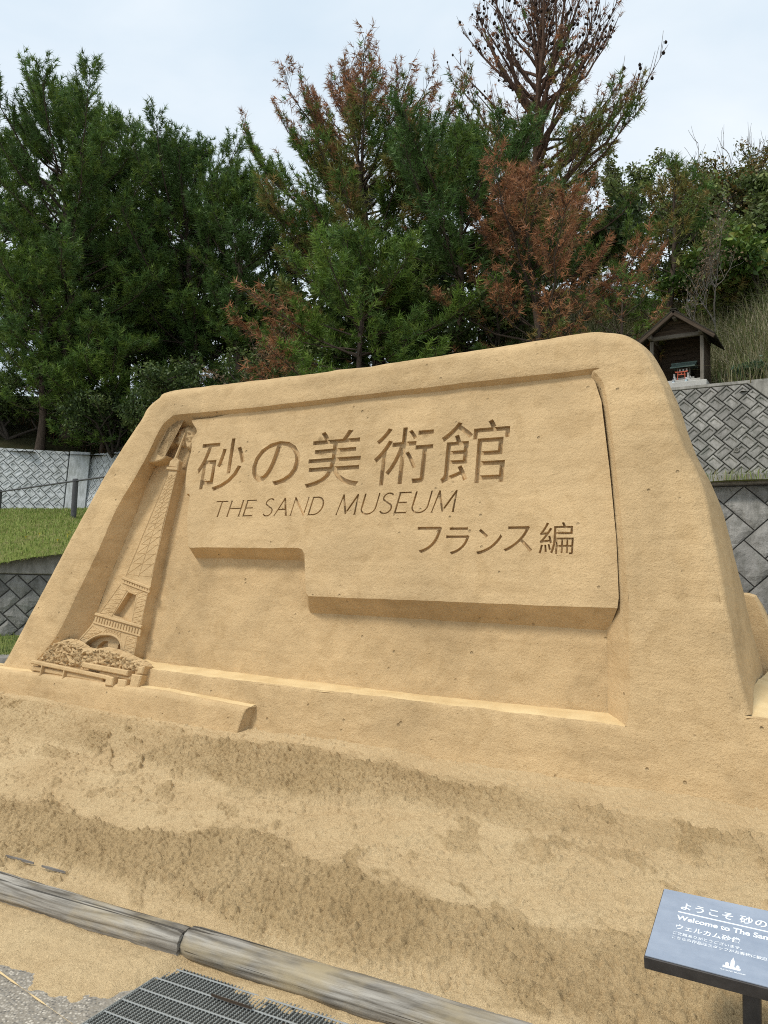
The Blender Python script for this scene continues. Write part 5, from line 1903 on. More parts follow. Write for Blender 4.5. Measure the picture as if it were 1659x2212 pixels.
leaf_tree('leafless twiggy tree on the right skyline', 1570, 31.0, 272, 2.0, 44, LO, n_leaf=0, levels=4, bark=M_BARKG, trunk_r=0.02, group='broadleaf trees on the skyline')
leaf_tree('dark leafy tree at the right edge below the thin crowned one', 1660, 25.0, 440, 2.2, 45, LM, n_leaf=15000, leaf=0.085, group='broadleaf trees on the skyline')
leaf_tree('small broadleaf tree showing in the gap between the pine groups', 610, 27.0, 462, 1.5, 46, LD, n_leaf=4500, leaf=0.06, group='broadleaf trees on the skyline')
leaf_tree('bare pale grey sapling on the grassy slope', 1545, 19.0, 470, 0.95, 47, LT, n_leaf=900, leaf=0.035, levels=4, bark=M_BARKG, name='sapling', cat='sapling', trunk_r=0.016)
leaf_tree('slim grey sapling leaning beside the young pine', 1492, 19.4, 560, 0.6, 48, LT, n_leaf=200, leaf=0.03, levels=3, bark=M_BARKG, name='sapling', cat='sapling', trunk_r=0.012)
SH = 'shrubs on the slope'
leaf_tree('large leaved bright green shrub at the right edge', 1650, 19.5, 520, 1.5, 51, LG, n_leaf=6000, leaf=0.11, name='shrub', cat='shrub', stems=4, levels=2, group=SH)
leaf_tree('yellow green vine covered shrub on the right slope', 1600, 20.5, 560, 1.6, 52, LG, n_leaf=6500, leaf=0.09, name='shrub', cat='shrub', stems=4, levels=2, group=SH)
leaf_tree('low dark shrub above the grass behind the young pine', 1500, 23.0, 470, 2.0, 53, LM, n_leaf=9000, leaf=0.08, name='shrub', cat='shrub', stems=4, levels=2, group=SH)
leaf_tree('dry shrub with tan leaves above the left top of the monument', 575, 19.5, 715, 1.1, 54, LT, n_leaf=2200, leaf=0.045, name='shrub', cat='shrub', stems=5, levels=2, bark=M_BARKG, trunk_r=0.012, group=SH)
leaf_tree('dark evergreen shrub under the dry tan one', 560, 19.0, 770, 1.2, 55, LD, n_leaf=7000, leaf=0.05, name='shrub', cat='shrub', stems=5, levels=2, group=SH)
leaf_tree('dark evergreen shrub below the left pines beside the monument edge', 380, 22.3, 800, 1.7, 56, LD, n_leaf=8000, leaf=0.06, name='shrub', cat='shrub', stems=5, levels=2, group=SH)
leaf_tree('dark shrub hanging over the white wall corner', 250, 24.3, 850, 1.6, 57, LD, n_leaf=7000, leaf=0.06, name='shrub', cat='shrub', stems=5, levels=2, group=SH)
leaf_tree('dark shrub in the shade at the left picture edge', 20, 25.4, 830, 2.2, 58, LD, n_leaf=9000, leaf=0.06, name='shrub', cat='shrub', stems=5, levels=2, group=SH)
leaf_tree('shaded undergrowth shrub behind the left pine trunk', 150, 28.5, 640, 2.6, 59, LD, n_leaf=10000, leaf=0.07, name='shrub', cat='shrub', stems=5, levels=2, group=SH)
leaf_tree('shaded undergrowth shrub in the middle of the left pines', 330, 29.0, 620, 2.6, 60, LD, n_leaf=10000, leaf=0.07, name='shrub', cat='shrub', stems=5, levels=2, group=SH)
leaf_tree('dark undergrowth shrub behind the bright green pine', 860, 24.0, 600, 2.6, 61, LD, n_leaf=9000, leaf=0.07, name='shrub', cat='shrub', stems=5, levels=2, group=SH)
leaf_tree('pale blue green shrub at the right edge beside the grass', 1650, 15.8, 790, 0.5, 62, [(0.07, 0.12, 0.07), (0.10, 0.16, 0.09)], n_leaf=900, leaf=0.06, name='shrub', cat='shrub', stems=4, levels=2, group=SH)

leaf_tree('dark evergreen mass filling the gap under the olive pine', 690, 26.5, 640, 2.6, 63, LD, n_leaf=6000, leaf=0.12, name='shrub', cat='shrub', stems=5, levels=2, group=SH)
leaf_tree('dark evergreen mass behind the dark green pine', 1010, 27.0, 520, 3.0, 64, LD, n_leaf=8000, leaf=0.12, name='shrub', cat='shrub', stems=5, levels=2, group=SH)
leaf_tree('dark evergreen mass behind the dead brown pine', 1240, 26.0, 480, 3.0, 65, LD, n_leaf=8000, leaf=0.12, name='shrub', cat='shrub', stems=5, levels=2, group=SH)
leaf_tree('dark evergreen mass low between the left and right pines', 500, 28.0, 620, 2.6, 66, LD, n_leaf=6000, leaf=0.12, name='shrub', cat='shrub', stems=5, levels=2, group=SH)

leaf_tree('dark evergreen mass behind the tallest left pine', 110, 31.5, 380, 3.4, 67, LD, n_leaf=6500, leaf=0.15, name='shrub', cat='shrub', stems=5, levels=2, group=SH)
leaf_tree('dark evergreen mass behind the spiky topped left pine', 350, 32.0, 420, 3.4, 68, LD, n_leaf=6500, leaf=0.15, name='shrub', cat='shrub', stems=5, levels=2, group=SH)

leaf_tree('low dark shrub between the dark green and the dead brown pine', 1060, 19.6, 640, 1.5, 69, LD, n_leaf=5000, leaf=0.07, name='shrub', cat='shrub', stems=5, levels=2, group=SH)

# tall dry grass on the slope at the right
spos0 = at(1459, 850, 16.2)
rng = np.random.default_rng(99)
N = 60000
s_ = rng.uniform(12, 25, N)
q_ = rng.uniform(0.25, 1, N) ** 1.2 * 9.0
cl = rng.integers(0, 2500, N)
cs, cq = rng.uniform(11.5, 25, 2500), rng.uniform(0.25, 9.0, 2500)
s_, q_ = cs[cl] + rng.normal(0, 0.13, N), np.clip(cq[cl] + rng.normal(0, 0.13, N), 0.2, None)
gxp = CORNER[0] + s_ * DW[0] + q_ * 0.5
gyp = CORNER[1] + s_ * DW[1] + q_ * 0.866
gz, _ = hill_h(gxp, gyp)
rel_ = np.column_stack([gxp - spos0[0], gyp - spos0[1]])
lx, ly = rel_ @ np.array([0.845, -0.535]), rel_ @ np.array([0.535, 0.845])
okg = (q_ > np.interp(s_, [18.5, 21], [1.0, 0.7])) & ~((np.abs(lx) < 0.78) & (ly < 1.25)) & ~((lx < 0.9) & (ly < 0.35))
gxp, gyp, gz = gxp[okg], gyp[okg], gz[okg]
pg = blades(np.column_stack([gxp, gyp, gz - 0.05]), 0.35, 1.2, 0.014, 1.15, [(0.30, 0.26, 0.14), (0.40, 0.36, 0.23), (0.16, 0.20, 0.07), (0.20, 0.22, 0.08), (0.11, 0.15, 0.05), (0.50, 0.45, 0.32)], 'tall_grass', M_GRASS)
tag(pg, 'tall straw coloured grass covering the slope beside the shrine', 'grass', kind='stuff')
# leaf litter and low growth over the hill elsewhere
N = 16000
s_ = rng.uniform(-6, 16, N); q_ = 0.62 + 9.4 * rng.uniform(0, 1, N) ** 1.6
gxp = CORNER[0] + s_ * DW[0] + q_ * 0.5
gyp = CORNER[1] + s_ * DW[1] + q_ * 0.866
gz, qx = hill_h(gxp, gyp)
ug = blades(np.column_stack([gxp, gyp, gz - 0.03]), 0.12, 0.4, 0.02, 0.9, [(0.03, 0.05, 0.015), (0.06, 0.05, 0.025), (0.10, 0.05, 0.025), (0.04, 0.06, 0.02)], 'undergrowth', M_GRASS)
tag(ug, 'shaded ground cover and leaf litter under the pines', 'undergrowth', kind='stuff')

# ------------------------------------------------------------------ handrail on the lawn
M_STEEL = Mat('painted_steel', 0.55, 0.4)
M_STEEL.color(M_STEEL.ramp(M_STEEL.noise(20, 4, 0.7), [(0.3, (0.045, 0.045, 0.048)), (0.7, (0.085, 0.082, 0.08))]))
M_STEEL = M_STEEL.m
fence = empty('handrail', tuple(at(160, 1094, 17.0)))
tag(fence, 'dark steel handrail with a thick post in front of the white wall', 'handrail')
fo = np.array(fence.location)


def lawn_z(p):
    Q = PL.reshape(-1, 3)
    return Q[np.argmin((Q[:, 0] - p[0]) ** 2 + (Q[:, 1] - p[1]) ** 2), 2]


posts = [at(160, 1094, 17.0), at(-4, 1110, 19.5), at(316, 1080, 14.9)]
tops = [at(160, 1034, 17.0)[2], at(-4, 1058, 19.5)[2], at(316, 1012, 14.9)[2]]
for i, (p, tz_) in enumerate(zip(posts, tops)):
    m = MB()
    zb = min(lawn_z(p), p[2]) - 0.15
    c = p - fo
    m.tube([(c[0], c[1], zb - fo[2]), (c[0], c[1], tz_ - fo[2] - 0.02), (c[0], c[1], tz_ - fo[2])], [0.062, 0.062, 0.05], 14)
    po = m.build('post', M_STEEL, fence)
    m = MB()
    m.tube([(c[0], c[1], tz_ - fo[2] - 0.07), (c[0], c[1], tz_ - fo[2] - 0.03)], 0.07, 14)
    m.build('collar', M_STEEL, po)
for i, j in ((1, 0), (0, 2)):
    a = posts[i] - fo; b = posts[j] - fo
    a = np.array((a[0], a[1], tops[i] - fo[2] - 0.05)); b = np.array((b[0], b[1], tops[j] - fo[2] - 0.05))
    m = MB()
    m.tube([a, (a + b) / 2, b], 0.021, 8)
    m.build('rail', M_STEEL, fence)

# ------------------------------------------------------------------ wooden shrine on the wall
def mat_wood(name, lo, hi, axis='x', sc=6.0, obj=True):
    M = Mat(name, 0.85, 0.15)
    st_ = {'x': (1, 14, 14), 'y': (14, 1, 14), 'z': (14, 14, 1)}[axis]
    nz = M.noise(sc * 0.3, 5, 0.65, M.pos(st_, True), 0.6)
    M.color(M.ramp(nz, [(0.3, lo), (0.7, hi)]))
    M.bump([(nz, 0.5, 0.01)])
    return M.m


M_WDARK = mat_wood('dark_weathered_boards', (0.03, 0.022, 0.016), (0.11, 0.08, 0.056))
M_WGREY = mat_wood('grey_weathered_timber', (0.11, 0.095, 0.078), (0.24, 0.215, 0.18), 'z')
M_WBEAM = mat_wood('grey_weathered_beam', (0.085, 0.072, 0.058), (0.19, 0.168, 0.14))
M_ROOF = mat_wood('mossy_roof_boards', (0.018, 0.016, 0.013), (0.055, 0.048, 0.036), 'y')
M_CONC = mat_concrete('pale_concrete', (0.40, 0.39, 0.36), (0.55, 0.53, 0.49), 4, False, None, 0.2, 0)
M_GREEN = mat_concrete('verdigris_copper', (0.10, 0.15, 0.13), (0.17, 0.23, 0.20), 9, False, None, 0.2, 0)
M_RED = Mat('vermilion_paint', 0.45, 0.4).color((0.52, 0.10, 0.045)).m
M_STONE = mat_concrete('figurine_stone', (0.55, 0.54, 0.52), (0.72, 0.71, 0.68), 20, False, None, 0.2, 0)

DS = 16.2
spos = at(1462, 850, DS)
spos[2] = 5.83
e = np.array([0.845, -0.535, 0.0]); e /= np.linalg.norm(e)
nf = np.array([e[1], -e[0], 0.0])                # out of the open front
SHR = empty('wooden_shrine', mat=frame_matrix(spos, e, -nf, np.array([0, 0, 1.0])))     # local x right, y back, z up
tag(SHR, 'small open fronted wooden shrine hut with a gabled roof', 'shrine')
HWD, DEP, PH = 0.52, 0.80, 1.07
for x in (-HWD, HWD):
    for y in (0.0, DEP):
        m = MB(); m.box((x, y, PH / 2), (0.07, 0.07, PH), bev=0.006)
        m.build('post', M_WGREY if y == 0 else M_WDARK, SHR)
m = MB(); m.box((0, 0.42, -0.045), (2 * HWD + 0.22, DEP + 0.34, 0.23), bev=0.01); m.build('plinth', M_CONC, SHR)
m = MB(); m.box((0, 0.52, 0.135), (2 * HWD - 0.075, 0.72, 0.12), bev=0.01); m.build('step', M_CONC, SHR)
# beams
m = MB(); m.box((0, -0.005, PH + 0.05), (2 * HWD + 0.06, 0.075, 0.085), bev=0.005); m.build('beam', M_WBEAM, SHR)
for x in (-HWD, HWD):
    m = MB(); m.box((x, DEP / 2 - 0.06, PH + 0.055), (0.075, DEP + 0.36, 0.095), bev=0.005); m.build('purlin', M_WBEAM, SHR)
RISE = 0.40
m = MB(); m.box((0, DEP / 2 - 0.06, PH + 0.03 + RISE), (0.08, DEP + 0.40, 0.10), bev=0.005); m.build('ridge_beam', M_WBEAM, SHR)
# plank walls
pl_ = MB().box((0, 0, 0), (0.024, DEP - 0.08, 0.118), bev=0.004).mesh('plank', M_WDARK)
for x in (-HWD, HWD):
    for k in range(9):
        o = put(bpy.data.objects.new('plank', pl_), SHR)
        o.location = (x + 0.004 * ((k * 7) % 3 - 1), DEP / 2, 0.08 + 0.06 + k * 0.122)
        o.rotation_euler = (0, 0.10 if x > 0 else -0.10, 0)
pb_ = MB().box((0, 0, 0), (2 * HWD - 0.08, 0.024, 0.118), bev=0.004).mesh('plank', M_WDARK)
for k in range(9):
    o = put(bpy.data.objects.new('plank', pb_), SHR)
    o.location = (0, DEP + 0.004 * (k % 2), 0.08 + 0.06 + k * 0.122)
# gable boards, front and back
sl = RISE / (HWD + 0.0)
for y in (0.0, DEP):
    for k in range(3):
        z0, z1 = 0.0 + k * 0.115, 0.108 + k * 0.115
        w0, w1 = HWD - z0 / sl * 0.98, HWD - z1 / sl * 0.98
        if w1 < 0.02: w1 = 0.02
        m = MB()
        P = [(-w0, z0), (w0, z0), (w1, z1), (-w1, z1)]
        m.prism(P, -0.012, 0.012, 0.0, m=[(1, 0, 0), (0, 0, 1), (0, 1, 0)], o=(0, y + (0.008 if k % 2 else 0), PH + 0.095))
        m.build('gable_board', M_WDARK, SHR)
# roof: boards running down each slope, fascia rafters at the gable
ang = math.atan2(RISE, HWD)
for sgn in (-1, 1):
    ln_ = (HWD + 0.30) / cos(ang)
    nb_ = 9
    for k in range(nb_):
        wy = (DEP + 0.56) / nb_
        m = MB(); m.box((0, 0, 0), (ln_, wy * 0.985, 0.028), bev=0.004)
        o = m.build('roof_board', M_ROOF, SHR)
        cx = sgn * (HWD + 0.30) / 2
        o.location = (cx, -0.33 + wy * (k + 0.5), PH + 0.11 + RISE - (HWD + 0.30) / 2 * tan(ang) + 0.035 + 0.004 * (k % 2))
        o.rotation_euler = (0, sgn * ang, 0)
    m = MB(); m.box((0, 0, 0), (ln_ - 0.02, 0.05, 0.075), bev=0.004)
    o = m.build('bargeboard', M_WDARK, SHR)
    o.location = (sgn * (HWD + 0.30) / 2, -0.30, PH + 0.045 + RISE - (HWD + 0.30) / 2 * tan(ang) + 0.035)
    o.rotation_euler = (0, sgn * ang, 0)
m = MB(); m.box((0, DEP / 2 - 0.05, PH + RISE + 0.165), (0.14, DEP + 0.58, 0.03), bev=0.005); m.build('ridge_cap', M_ROOF, SHR)


def in_shrine(x, y, z):
    return spos + e * x - nf * y + np.array([0, 0, z])


# miniature shrine inside
mp = in_shrine(0.06, 0.52, 0.196)
MSH = empty('miniature_shrine', mat=frame_matrix(mp, e, -nf, np.array([0, 0, 1.0])))
tag(MSH, 'miniature shrine with a green roof inside the wooden hut', 'miniature shrine')
m = MB(); m.box((0, 0, 0.05), (0.46, 0.26, 0.10), bev=0.006); m.build('base', M_CONC, MSH)
m = MB(); m.box((0, 0.02, 0.22), (0.26, 0.18, 0.24), bev=0.004); m.build('body', M_WDARK, MSH)
for x in (-0.13, 0.13):
    m = MB(); m.box((x, -0.085, 0.22), (0.025, 0.025, 0.24), bev=0.003); m.build('pillar', M_WGREY, MSH)
for x in (-0.05, 0.05):
    m = MB(); m.box((x, -0.078, 0.20), (0.085, 0.012, 0.19), bev=0.002); m.build('door', M_WDARK, MSH)
m = MB()
prof_ = [(-0.22, 0.335), (-0.10, 0.39), (0.0, 0.46), (0.10, 0.42), (0.16, 0.37), (0.16, 0.35), (0.0, 0.43), (-0.10, 0.365), (-0.22, 0.31)]
m.prism(prof_[::-1] if area2(prof_) < 0 else prof_, -0.26, 0.26, 0.0, m=[(0, 1, 0), (0, 0, 1), (1, 0, 0)])
m.build('roof', M_GREEN, MSH)
m = MB(); m.box((0, 0.0, 0.462), (0.55, 0.04, 0.03), bev=0.004); m.build('ridge', M_GREEN, MSH)
m = MB()
m.tube([(-0.12, -0.105, 0.315), (0, -0.11, 0.295), (0.12, -0.105, 0.315)], 0.008, 6)
m.build('rope', M_WGREY, MSH)
for x in (-0.07, 0.0, 0.07):
    m = MB()
    m.add([(x - 0.012, -0.112, 0.30), (x + 0.012, -0.112, 0.30), (x + 0.018, -0.113, 0.275), (x + 0.004, -0.113, 0.275), (x + 0.012, -0.114, 0.25), (x - 0.012, -0.114, 0.25), (x - 0.006, -0.113, 0.275), (x - 0.02, -0.113, 0.275)], [(0, 1, 2, 7), (7, 2, 4, 5)])
    m.build('paper_streamer', M_STONE, MSH)
# torii
tp_ = in_shrine(0.05, 0.24, 0.196)
TOR = empty('torii_gate', mat=frame_matrix(tp_, e * 0.78, -nf * 0.78, np.array([0, 0, 0.85])))
tag(TOR, 'small vermilion gate in front of the miniature shrine', 'torii gate')
for sx in (-1, 1):
    m = MB(); m.tube([(sx * 0.105, 0, 0), (sx * 0.088, 0, 0.21)], [0.014, 0.012], 8); m.build('post', M_RED, TOR)
m = MB(); m.box((0, 0, 0.155), (0.23, 0.018, 0.022), bev=0.003); m.build('tie_beam', M_RED, TOR)
m = MB()
m.prism([(-0.16, 0.212), (0.16, 0.212), (0.175, 0.245), (0.08, 0.235), (-0.08, 0.235), (-0.175, 0.245)], -0.016, 0.016, 0.0, m=[(1, 0, 0), (0, 0, 1), (0, 1, 0)])
m.build('top_beam', M_RED, TOR)
m = MB(); m.box((0, 0, 0.183), (0.022, 0.014, 0.05)); m.build('strut', M_RED, TOR)


def fox(x, y, side, label):
    p = in_shrine(x, y, 0.196)
    r = empty('fox_figurine', mat=frame_matrix(p, e, -nf, np.array([0, 0, 1.0])))
    tag(r, label, 'figurine', 'white fox figurines before the miniature shrine')
    m = MB()
    m.tube([(0, 0.03, 0), (0, 0.025, 0.04), (0, 0.0, 0.075), (0, -0.012, 0.10), (0, -0.015, 0.115), (0, -0.03, 0.12), (0, -0.05, 0.112)], [0.030, 0.032, 0.024, 0.017, 0.019, 0.015, 0.005], 8)
    for sx in (-1, 1):
        m.tube([(sx * 0.016, -0.022, 0), (sx * 0.014, -0.014, 0.06)], [0.009, 0.010], 6)
    m.build('body', M_STONE, r, True)
    for sx in (-1, 1):
        m = MB(); m.tube([(sx * 0.010, -0.012, 0.128), (sx * 0.013, -0.010, 0.155)], [0.008, 0.002], 6); m.build('ear', M_STONE, r)
    m = MB(); m.tube([(side * 0.01, 0.05, 0.015), (side * 0.03, 0.07, 0.06), (side * 0.02, 0.06, 0.11)], [0.010, 0.018, 0.006], 6); m.build('tail', M_STONE, r)
    m = MB(); m.box((0, 0, 0.004), (0.07, 0.11, 0.012)); m.build('base', M_STONE, r)


fox(-0.09, 0.22, -1, 'white fox figurine left of the vermilion gate')
fox(0.20, 0.22, 1, 'white fox figurine right of the vermilion gate')


def bottle(x, y, z, col, label, capc):
    p = in_shrine(x, y, z)
    r = empty('bottle', tuple(p))
    tag(r, label, 'bottle', 'bottles offered at the shrine')
    M = Mat('bottle_plastic', 0.15, 0.5)
    M.color(col)
    M.b.inputs['Transmission Weight'].default_value = 0.45
    m = MB(); m.tube([(0, 0, 0), (0, 0, 0.09), (0, 0, 0.105), (0, 0, 0.125), (0, 0, 0.135)], [0.03, 0.03, 0.027, 0.013, 0.012], 10); m.build('body', M.m, r, True)
    m = MB(); m.tube([(0, 0, 0.135), (0, 0, 0.153)], 0.0145, 10); m.build('cap', Mat('bottle_cap', 0.4).color(capc).m, r)
    m = MB(); m.tube([(0, 0, 0.03), (0, 0, 0.075)], 0.0315, 10, False); m.build('wrapper', Mat('bottle_wrapper', 0.5).color((0.55, 0.66, 0.72)).m, r)


bottle(0.17, 0.13, 0.071, (0.55, 0.72, 0.76), 'pale blue plastic bottle on the right of the shrine step', (0.75, 0.78, 0.8))
bottle(-0.09, 0.11, 0.071, (0.35, 0.38, 0.40), 'clear bottle with a dark cap on the left of the shrine step', (0.04, 0.04, 0.05))

# ------------------------------------------------------------------ timber edging logs
def mat_log():
    M = Mat('weathered_log', 0.85, 0.2)
    p = M.pos((0.6, 7, 7), True)
    w = M.noise(3.2, 6, 0.65, p, 1.0)
    rings = M.n.new('ShaderNodeTexWave')
    rings.wave_type = 'BANDS'
    rings.bands_direction = 'Z'
    rings.inputs['Scale'].default_value = 11.0
    rings.inputs['Distortion'].default_value = 11.0
    rings.inputs['Detail'].default_value = 2.0
    rings.inputs['Detail Scale'].default_value = 0.7
    M.l.new(M.pos((0.14, 0.6, 1), True), rings.inputs['Vector'])
    fib = M.noise(85, 4, 0.75, M.pos((0.05, 1, 1), True))
    g = M.ramp(rings.outputs['Fac'], [(0.0, (0.21, 0.188, 0.155)), (0.2, (0.315, 0.29, 0.25)), (1.0, (0.42, 0.39, 0.34))])
    g = M.mix(0.8, g, M.ramp(w, [(0.32, (0.5, 0.49, 0.48)), (0.6, (1, 1, 1))]), 'MULTIPLY')
    g = M.mix(0.6, g, M.ramp(fib, [(0.38, (0.42, 0.40, 0.37)), (0.54, (1, 1, 1))]), 'MULTIPLY')
    g = M.mix(M.ramp(M.noise(2.6, 4, 0.65, M.pos((1, 2, 2), True)), [(0.48, (0, 0, 0)), (0.7, (0.75, 0.75, 0.75))]), g, (0.40, 0.32, 0.19))
    cr = M.noise(1.6, 2, 0.5, M.pos((0.22, 16, 16), True), 0.5)
    crk = M.ramp(cr, [(0.355, (1, 1, 1)), (0.385, (0, 0, 0))])
    g = M.mix(M.math('MULTIPLY', crk, 0.8), g, (0.04, 0.035, 0.03))
    M.color(g)
    M.bump([(rings.outputs['Fac'], 0.15, 0.004), (fib, 0.5, 0.004), (M.math('SUBTRACT', 1.0, crk), 0.8, 0.008)])
    return M.m


M_LOG = mat_log()
la, lb = np.array([-1.757, 3.719]), np.array([0.31, 2.70])
ldir = (lb - la) / np.linalg.norm(lb - la)
ln2 = np.array([ldir[1], -ldir[0]])              # towards the viewer


def log(s0, s1, rad, seed, label):
    mid = la + ldir * s0
    eL = np.array([ldir[0], ldir[1], 0.0]); nL = np.array([-ldir[1], ldir[0], 0.0])
    r = tag(empty('timber_log', mat=frame_matrix((mid[0], mid[1], 0.056), eL, nL, np.array([0, 0, 1.0]))), label, 'log', 'logs edging the sand')
    L = s1 - s0
    nx, na = int(L / 0.03), 40
    X = np.linspace(0, L, nx)
    A = np.linspace(0, 2 * pi, na, endpoint=False)
    XX, AA = np.meshgrid(X, A, indexing='ij')
    rr = rad * (1 + 0.16 * (fbm(XX * 1.5 + seed * 7, np.cos(AA) * 1.2 + 5, np.sin(AA) * 1.2, 3) - 0.5)) + 0.012 * (fbm(XX * 5 + seed, np.cos(AA) * 6 + 9, np.sin(AA) * 6, 2) - 0.5)
    endr = np.minimum(XX, L - XX)
    rr = rr - 0.003 * sstep(0.008, 0.0, endr)
    bow = 0.010 * np.sin(XX / L * pi * 1.3 + seed)
    V = np.stack([XX, rr * np.cos(AA) + bow, rr * np.sin(AA)], -1)
    idx = np.arange(nx * na).reshape(nx, na)
    F = np.stack([idx[:-1], np.roll(idx[:-1], -1, 1), np.roll(idx[1:], -1, 1), idx[1:]], -1).reshape(-1, 4)
    o = obj_np('trunk_piece', V.reshape(-1, 3), F, M_LOG, r, smooth=True)
    for k, row in ((0, idx[0]), (1, idx[-1])):
        c = V[0 if k == 0 else -1].mean(0)
        Vc = np.vstack([V[0 if k == 0 else -1], c])
        Fc = np.array([((i + 1) % na, i, na) if k == 0 else (i, (i + 1) % na, na) for i in range(na)])
        obj_np('end_grain', Vc, Fc[:, ::-1], M_LOG, r)
    return r


sj = float((at(400, 2030, 3.2)[:2] - la) @ ldir)
log(-2.6, sj - 0.0015, 0.065, 1, 'grey weathered edging log on the left, in front of the sand')
log(sj + 0.0015, 4.2, 0.063, 2, 'grey weathered edging log on the right, with a knot and long crack')
# knot hole in the right log
kh = MB()
kh.tube([(0, 0, 0), (0, 0, 0.003)], [0.010, 0.008], 10)
# splinters beside the logs
M_SPL = mat_wood('splinter_wood', (0.12, 0.11, 0.10), (0.28, 0.26, 0.235))
for i, (s_, t_, l_, lab) in enumerate(((-2.02, -0.145, 0.16, 'grey bark splinter on the sand behind the left log, rightmost'), (-2.26, -0.150, 0.20, 'long grey bark splinter on the sand behind the left log'),
                                       (-2.50, -0.15, 0.13, 'grey bark splinter behind the left log near the picture edge'), (-0.68, 0.20, 0.18, 'thin dark wood sliver on the pavement sand beside the grating'),
                                       (-0.38, 0.23, 0.12, 'short dark wood sliver on the sand below the right log'))):
    zz, _, _ = sand_height(np.array(s_), np.array(t_log(s_) + t_))
    p = st2w(np.array(s_), np.array(t_log(s_) + t_), np.array(float(zz) + 0.008 if t_ < 0 else 0.020))
    m = MB()
    n_ = 9
    xs_ = np.linspace(-l_ / 2, l_ / 2, n_)
    wv = 0.0045 * (0.2 + np.sin(np.linspace(0.15, pi - 0.15, n_))) * (0.6 + 0.8 * rng.random(n_)) * (0.5 if t_ > 0 else 1)
    pts_ = [(x, w) for x, w in zip(xs_, wv)]
    poly = [(x, -w) for x, w in zip(xs_, wv)] + [(x, w * 0.6) for x, w in zip(xs_[::-1], wv[::-1])]
    m.prism(poly, -0.004, 0.005, 0.0)
    o = m.build('wood_splinter', M_SPL if t_ < 0 else M_WDARK)
    o.matrix_world = frame_matrix(p, np.array([ldir[0], ldir[1], 0.0]), np.array([-ldir[1], ldir[0], 0.0]), np.array([0, 0, 1.0]))
    tag(o, lab, 'splinter', 'wood splinters beside the logs')
# pebbles at the log
M_PEB = mat_concrete('pebble', (0.30, 0.28, 0.25), (0.50, 0.47, 0.43), 30, False, None, 0.3, 0.2)
for i, (x, y, r_, lab) in enumerate(((752, 2160, 0.013, 'largest pale pebble at the foot of the right log'), (718, 2150, 0.008, 'small round pebble left of the largest pebble by the log'),
                                    (545, 2075, 0.007, 'small tan pebble at the foot of the log joint'), (640, 2118, 0.006, 'tiny pebble between log and grating'), (190, 1985, 0.007, 'small pebble against the left log'))):
    d_ = EYE - (at(x, y, 1.0)); q_ = at(x, y, 1.0) - EYE
    p = EYE + q_ * ((0.018 - EYE[2]) / q_[2])
    m = MB()
    V_, F_ = [], []
    for a in range(5):
        for b in range(8):
            th, ph = pi * (a + 0.5) / 5, 2 * pi * b / 8
            rr = r_ * (1 + 0.35 * (float(vnoise(np.array(a * 1.3 + i), np.array(b * 1.1), i)) - 0.5))
            V_.append(p + np.array((rr * sin(th) * cos(ph) * 1.2, rr * sin(th) * sin(ph), rr * cos(th) * 0.75)))
    for a in range(4):
        for b in range(8):
            F_.append((a * 8 + b, a * 8 + (b + 1) % 8, a * 8 + 8 + (b + 1) % 8, a * 8 + 8 + b))
    F_ += [tuple(range(8)), tuple(range(32, 40))]
    m.add(V_, F_)
    o = m.build('pebble', M_PEB, None, True)
    tag(o, lab, 'pebble', 'pebbles at the foot of the logs')

# ------------------------------------------------------------------ steel gratings over the drain
M_GRATE = Mat('galvanised_steel', 0.5, 0.5)
M_GRATE.color(M_GRATE.ramp(M_GRATE.noise(60, 4, 0.7), [(0.3, (0.19, 0.20, 0.19)), (0.7, (0.36, 0.375, 0.355))]))
M_GRATE.b.inputs['Metallic'].default_value = 0.35
M_GRATE = M_GRATE.m
M_DRAIN_SHADE = Mat('drain_shade', 0.95).color((0.05, 0.048, 0.042)).m
eL = np.array([ldir[0], ldir[1], 0.0]); nV = np.array([ldir[1], -ldir[0], 0.0])      # along the log, towards the viewer


def grating(s0, length, d0, width, label):
    o2 = la + ldir * s0 + ln2 * d0
    r = tag(empty('drain_grating', mat=frame_matrix((o2[0], o2[1], 0.004), eL, -nV, np.array([0, 0, 1.0]))), label, 'grating', 'steel gratings over the drain')
    # serrated bearing bars, square to the log
    m = MB()
    nt = int(width / 0.012)
    prof = [(0.0, -0.03)]
    for i in range(nt):
        y = -i * 0.012
        prof += [(y - 0.001, 0.006), (y - 0.007, 0.006), (y - 0.0085, 0.0015), (y - 0.0115, 0.0015)]
    prof += [(-width, 0.0015), (-width, -0.03)]
    m.prism(prof if area2(prof) > 0 else prof[::-1], -0.0022, 0.0022, 0.0, m=[(0, 1, 0), (0, 0, 1), (1, 0, 0)])
    bar_me = m.mesh('bearing_bar', M_GRATE)
    nb_ = int(length / 0.0165)
    for i in range(nb_ + 1):
        o = put(bpy.data.objects.new('bearing_bar', bar_me), r)
        o.location = (i * 0.0165, 0, 0)
    for k in range(int(width / 0.085) + 1):
        y = -0.02 - k * 0.085
        if y < -width: break
        m = MB(); m.tube([(0, y, 0.005), (length, y, 0.005)], 0.0032, 6); m.build('cross_rod', M_CAPROD, r)
    for x in (-0.006, length + 0.006):
        m = MB(); m.box((x, -width / 2, -0.010), (0.005, width, 0.034)); m.build('end_bar', M_GRATE, r)
    m = MB(); m.box((length / 2, -width / 2, -0.001), (length, width, 0.003)); m.build('drain_shade_sheet', M_DRAIN_SHADE, r)  # dark sheet just below the bar tops, coloured as the drain's shade


